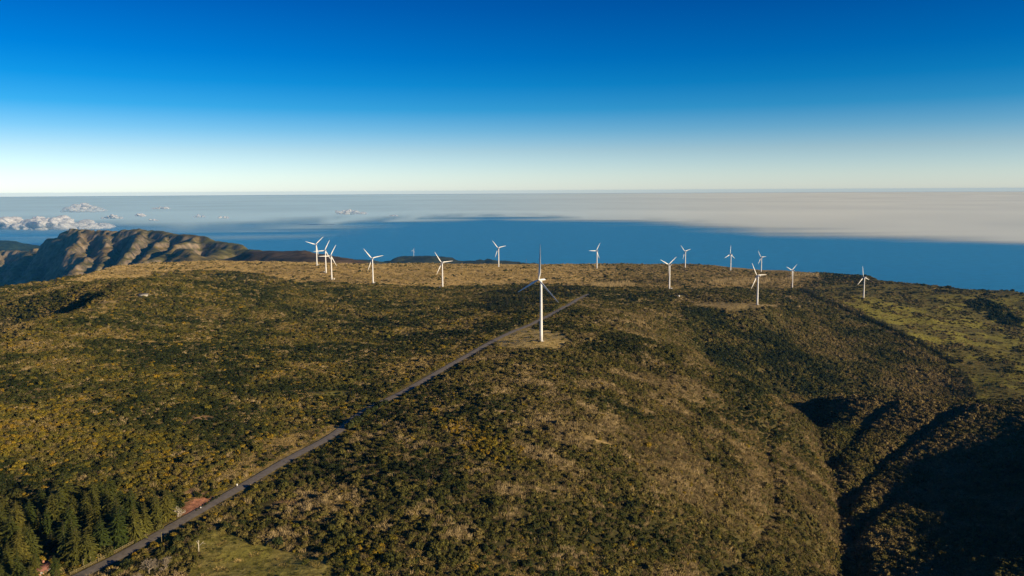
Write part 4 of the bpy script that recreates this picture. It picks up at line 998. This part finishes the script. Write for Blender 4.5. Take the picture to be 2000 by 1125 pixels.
# ------------------------------------------------------------------ roadside things
WOOD = noisy_mat('weathered_wood', (0.15, 0.125, 0.06), (0.24, 0.20, 0.10), 3.0)
def offset_line(u0, v0, u1, v1, step):
    a, b_ = on_ground(u0, v0), on_ground(u1, v1); L = np.linalg.norm(b_-a); n = int(L/step); t = np.linspace(0, 1, n+1)
    P_ = a[None]*(1-t[:,None])+b_[None]*t[:,None]; P_[:,2] = hz(P_[:,0], P_[:,1]); return P_
side = np.c_[-dd_[:,1], dd_[:,0]]
ok = np.where((uu_ > 136) & (uu_ < 316))[0]
FP = np.array([rc[q]+side[q]*3.9 for q in ok]); FP = smooth_line(FP, 2.2); FZ = hz(FP[:,0], FP[:,1])
org = np.array([FP[0][0], FP[0][1], FZ[0]]); fe = link('wooden_fence', None, None, org); tag(fe, 'low wooden post and rail fence with crossed braces along the road edge', 'fence')
pb = MB(); pb.box((0,0,.5), (.16,.16,1.3)); PM = pb.mesh('post', WOOD)
FW = np.c_[FP, FZ]-org
for p in FW[::1][:96]: link('post', PM, fe, p)
for hh, nm in ((.95, 'rail'), (.30, 'rail')):
    rb = MB(); rb.tube(FW+[0, 0, hh], .075, 5); link(nm, rb.mesh('rail', WOOD), fe)
xb = MB()
for i in range(len(FW)-1):
    xb.tube([FW[i]+[0,0,.3], FW[i+1]+[0,0,.95]], .055, 4); xb.tube([FW[i]+[0,0,.95], FW[i+1]+[0,0,.3]], .055, 4)
link('cross_brace', xb.mesh('cross_brace', WOOD), fe)
# utility poles and posts
for u, v, h, lb in [(316,1062,4.5,'grey wooden pole beside the road at the end of the fence'),(163,1108,3.0,'short wooden post left of the fence, lowest of three'),(177,1103,3.0,'short wooden post left of the fence, middle of three'),(192,1098,3.0,'short wooden post left of the fence, highest of three')]:
    g = on_ground(u, v); b = MB(); b.tube([(0,0,-.4),(0,0,h)], [.13,.10], 7); b.box((0,0,h*.93), (.7,.1,.1)); tag(link('wooden_pole', b.mesh('wooden_pole', WOOD, False), None, g), lb, 'pole', 'poles along the road')
SIGNW = noisy_mat('white_board', (0.62, 0.61, 0.56), (0.70, 0.69, 0.64), 2.0)
def sign(u, v, w_, h, lb):
    g = on_ground(u, v); e = link('road_sign', None, None, g, R(8)); tag(e, lb, 'sign')
    b = MB(); b.box((0,0,h*.5-.1), (.09,.09,h)); link('post', b.mesh('post', GREY), e); b = MB(); b.box((0,-.07,h-.35*w_), (w_,.05,w_*1.1)); link('board', b.mesh('board', SIGNW), e)
sign(463, 953, .8, 1.7, 'plain white board on a post left of the road above the clay lot')
sign(392, 995, .5, 1.0, 'small white marker post between the clay lot and the road')
g = on_ground(37, 1103); b = MB(); b.tube([(0,0,-.3),(0,0,3.2)], [.22,.2], 8); tag(link('white_pillar', b.mesh('white_pillar', SIGNW), None, g), 'white pillar standing among the spruces left of the red roofed house', 'pillar')
# lot kerb hedge between clay lot and road
lb_ = offset_line(385, 998, 432, 968, 1.6)
for p in lb_:
    o = link('kerb_bush', bush(int(p[0]*7) % 999, M_BUSH[0], 120, 5, .8, .14), None, p-[0,0,.1], rng.uniform(0, 6)); s = rng.uniform(.8, 1.1); o.scale = (s, s, s); tag(o, 'small dark shrub in the low hedge between clay lot and road', 'bush', 'low hedge between clay lot and road')
# small houses
def house(u, v, rz_, w_, d_, h, wall_c, roof_c, label, awning=False):
    g = on_ground(u, v); e = link('small_house', None, None, g, rz_); tag(e, label, 'house')
    wm = noisy_mat('plaster', tuple(c*.85 for c in wall_c), wall_c, 1.2); rm = noisy_mat('roof_tiles', tuple(c*.7 for c in roof_c), roof_c, 2.5)
    b = MB(); b.box((0,0,h/2-.2), (w_, d_, h+.4)); b.add([(-w_/2,-d_/2,h),(-w_/2,d_/2,h),(-w_/2,0,h+1.35),(w_/2,-d_/2,h),(w_/2,d_/2,h),(w_/2,0,h+1.35)], None, [[0,2,1],[3,4,5]]); link('wall', b.mesh('wall', wm), e)
    b = MB(); ov = .35
    for s in (-1, 1):
        y1 = s*(d_/2+ov); z1 = h-ov*1.35/(d_/2)
        Vv = [(-w_/2-ov,0,h+1.40),(w_/2+ov,0,h+1.40),(w_/2+ov,y1,z1+.05),(-w_/2-ov,y1,z1+.05)]; Vv += [(a_,b1,c_+.12) for a_,b1,c_ in Vv]
        b.add(Vv, [[0,1,2,3],[7,6,5,4],[0,4,5,1],[1,5,6,2],[2,6,7,3],[3,7,4,0]])
    rf = link('roof', b.mesh('roof', rm), e); b = MB(); b.box((w_*.25,.6,h+1.5), (.6,.6,1.3)); link('chimney', b.mesh('chimney', wm), rf)
    b = MB(); b.box((0,-d_/2-.03,1.0), (.95,.08,2.0)); link('door', b.mesh('door', BARK), e)
    for s in (-1, 1):
        b = MB(); b.box((s*w_*.3,-d_/2-.03,1.5), (.9,.07,.9)); f = link('window', b.mesh('window', SIGNW), e); b = MB(); b.box((s*w_*.3,-d_/2-.075,1.5), (.74,.03,.74)); link('pane', b.mesh('pane', GREY), f)
    if awning:
        b = MB(); b.box((w_*.5+1.1,-d_*.2,2.3), (2.0,2.4,.12), 0, Matrix.Rotation(R(14), 3, 'Y')); link('awning', b.mesh('awning', noisy_mat('red_canvas', (.55,.03,.03), (.62,.045,.04), 1.0)), e)
house(82, 1122, R(64), 4.6, 4.0, 2.3, (.40,.20,.13), (.26,.12,.09), 'small salmon house with pinkish roof and red awning under the spruces', True)
g = on_ground(280, 578.5); e = link('grey_shed', None, None, g, R(10)); tag(e, 'low grey roofed shed in the distant scrub at left', 'shed')
b = MB(); b.box((0,0,1.0), (9,4,2.4)); link('wall', b.mesh('wall', CONC), e); b = MB(); b.box((0,0,2.35), (9.8,4.8,.3), 0, Matrix.Rotation(R(6), 3, 'X')); link('roof', b.mesh('roof', noisy_mat('grey_sheet', (.13,.13,.135), (.20,.20,.20), .6)), e)
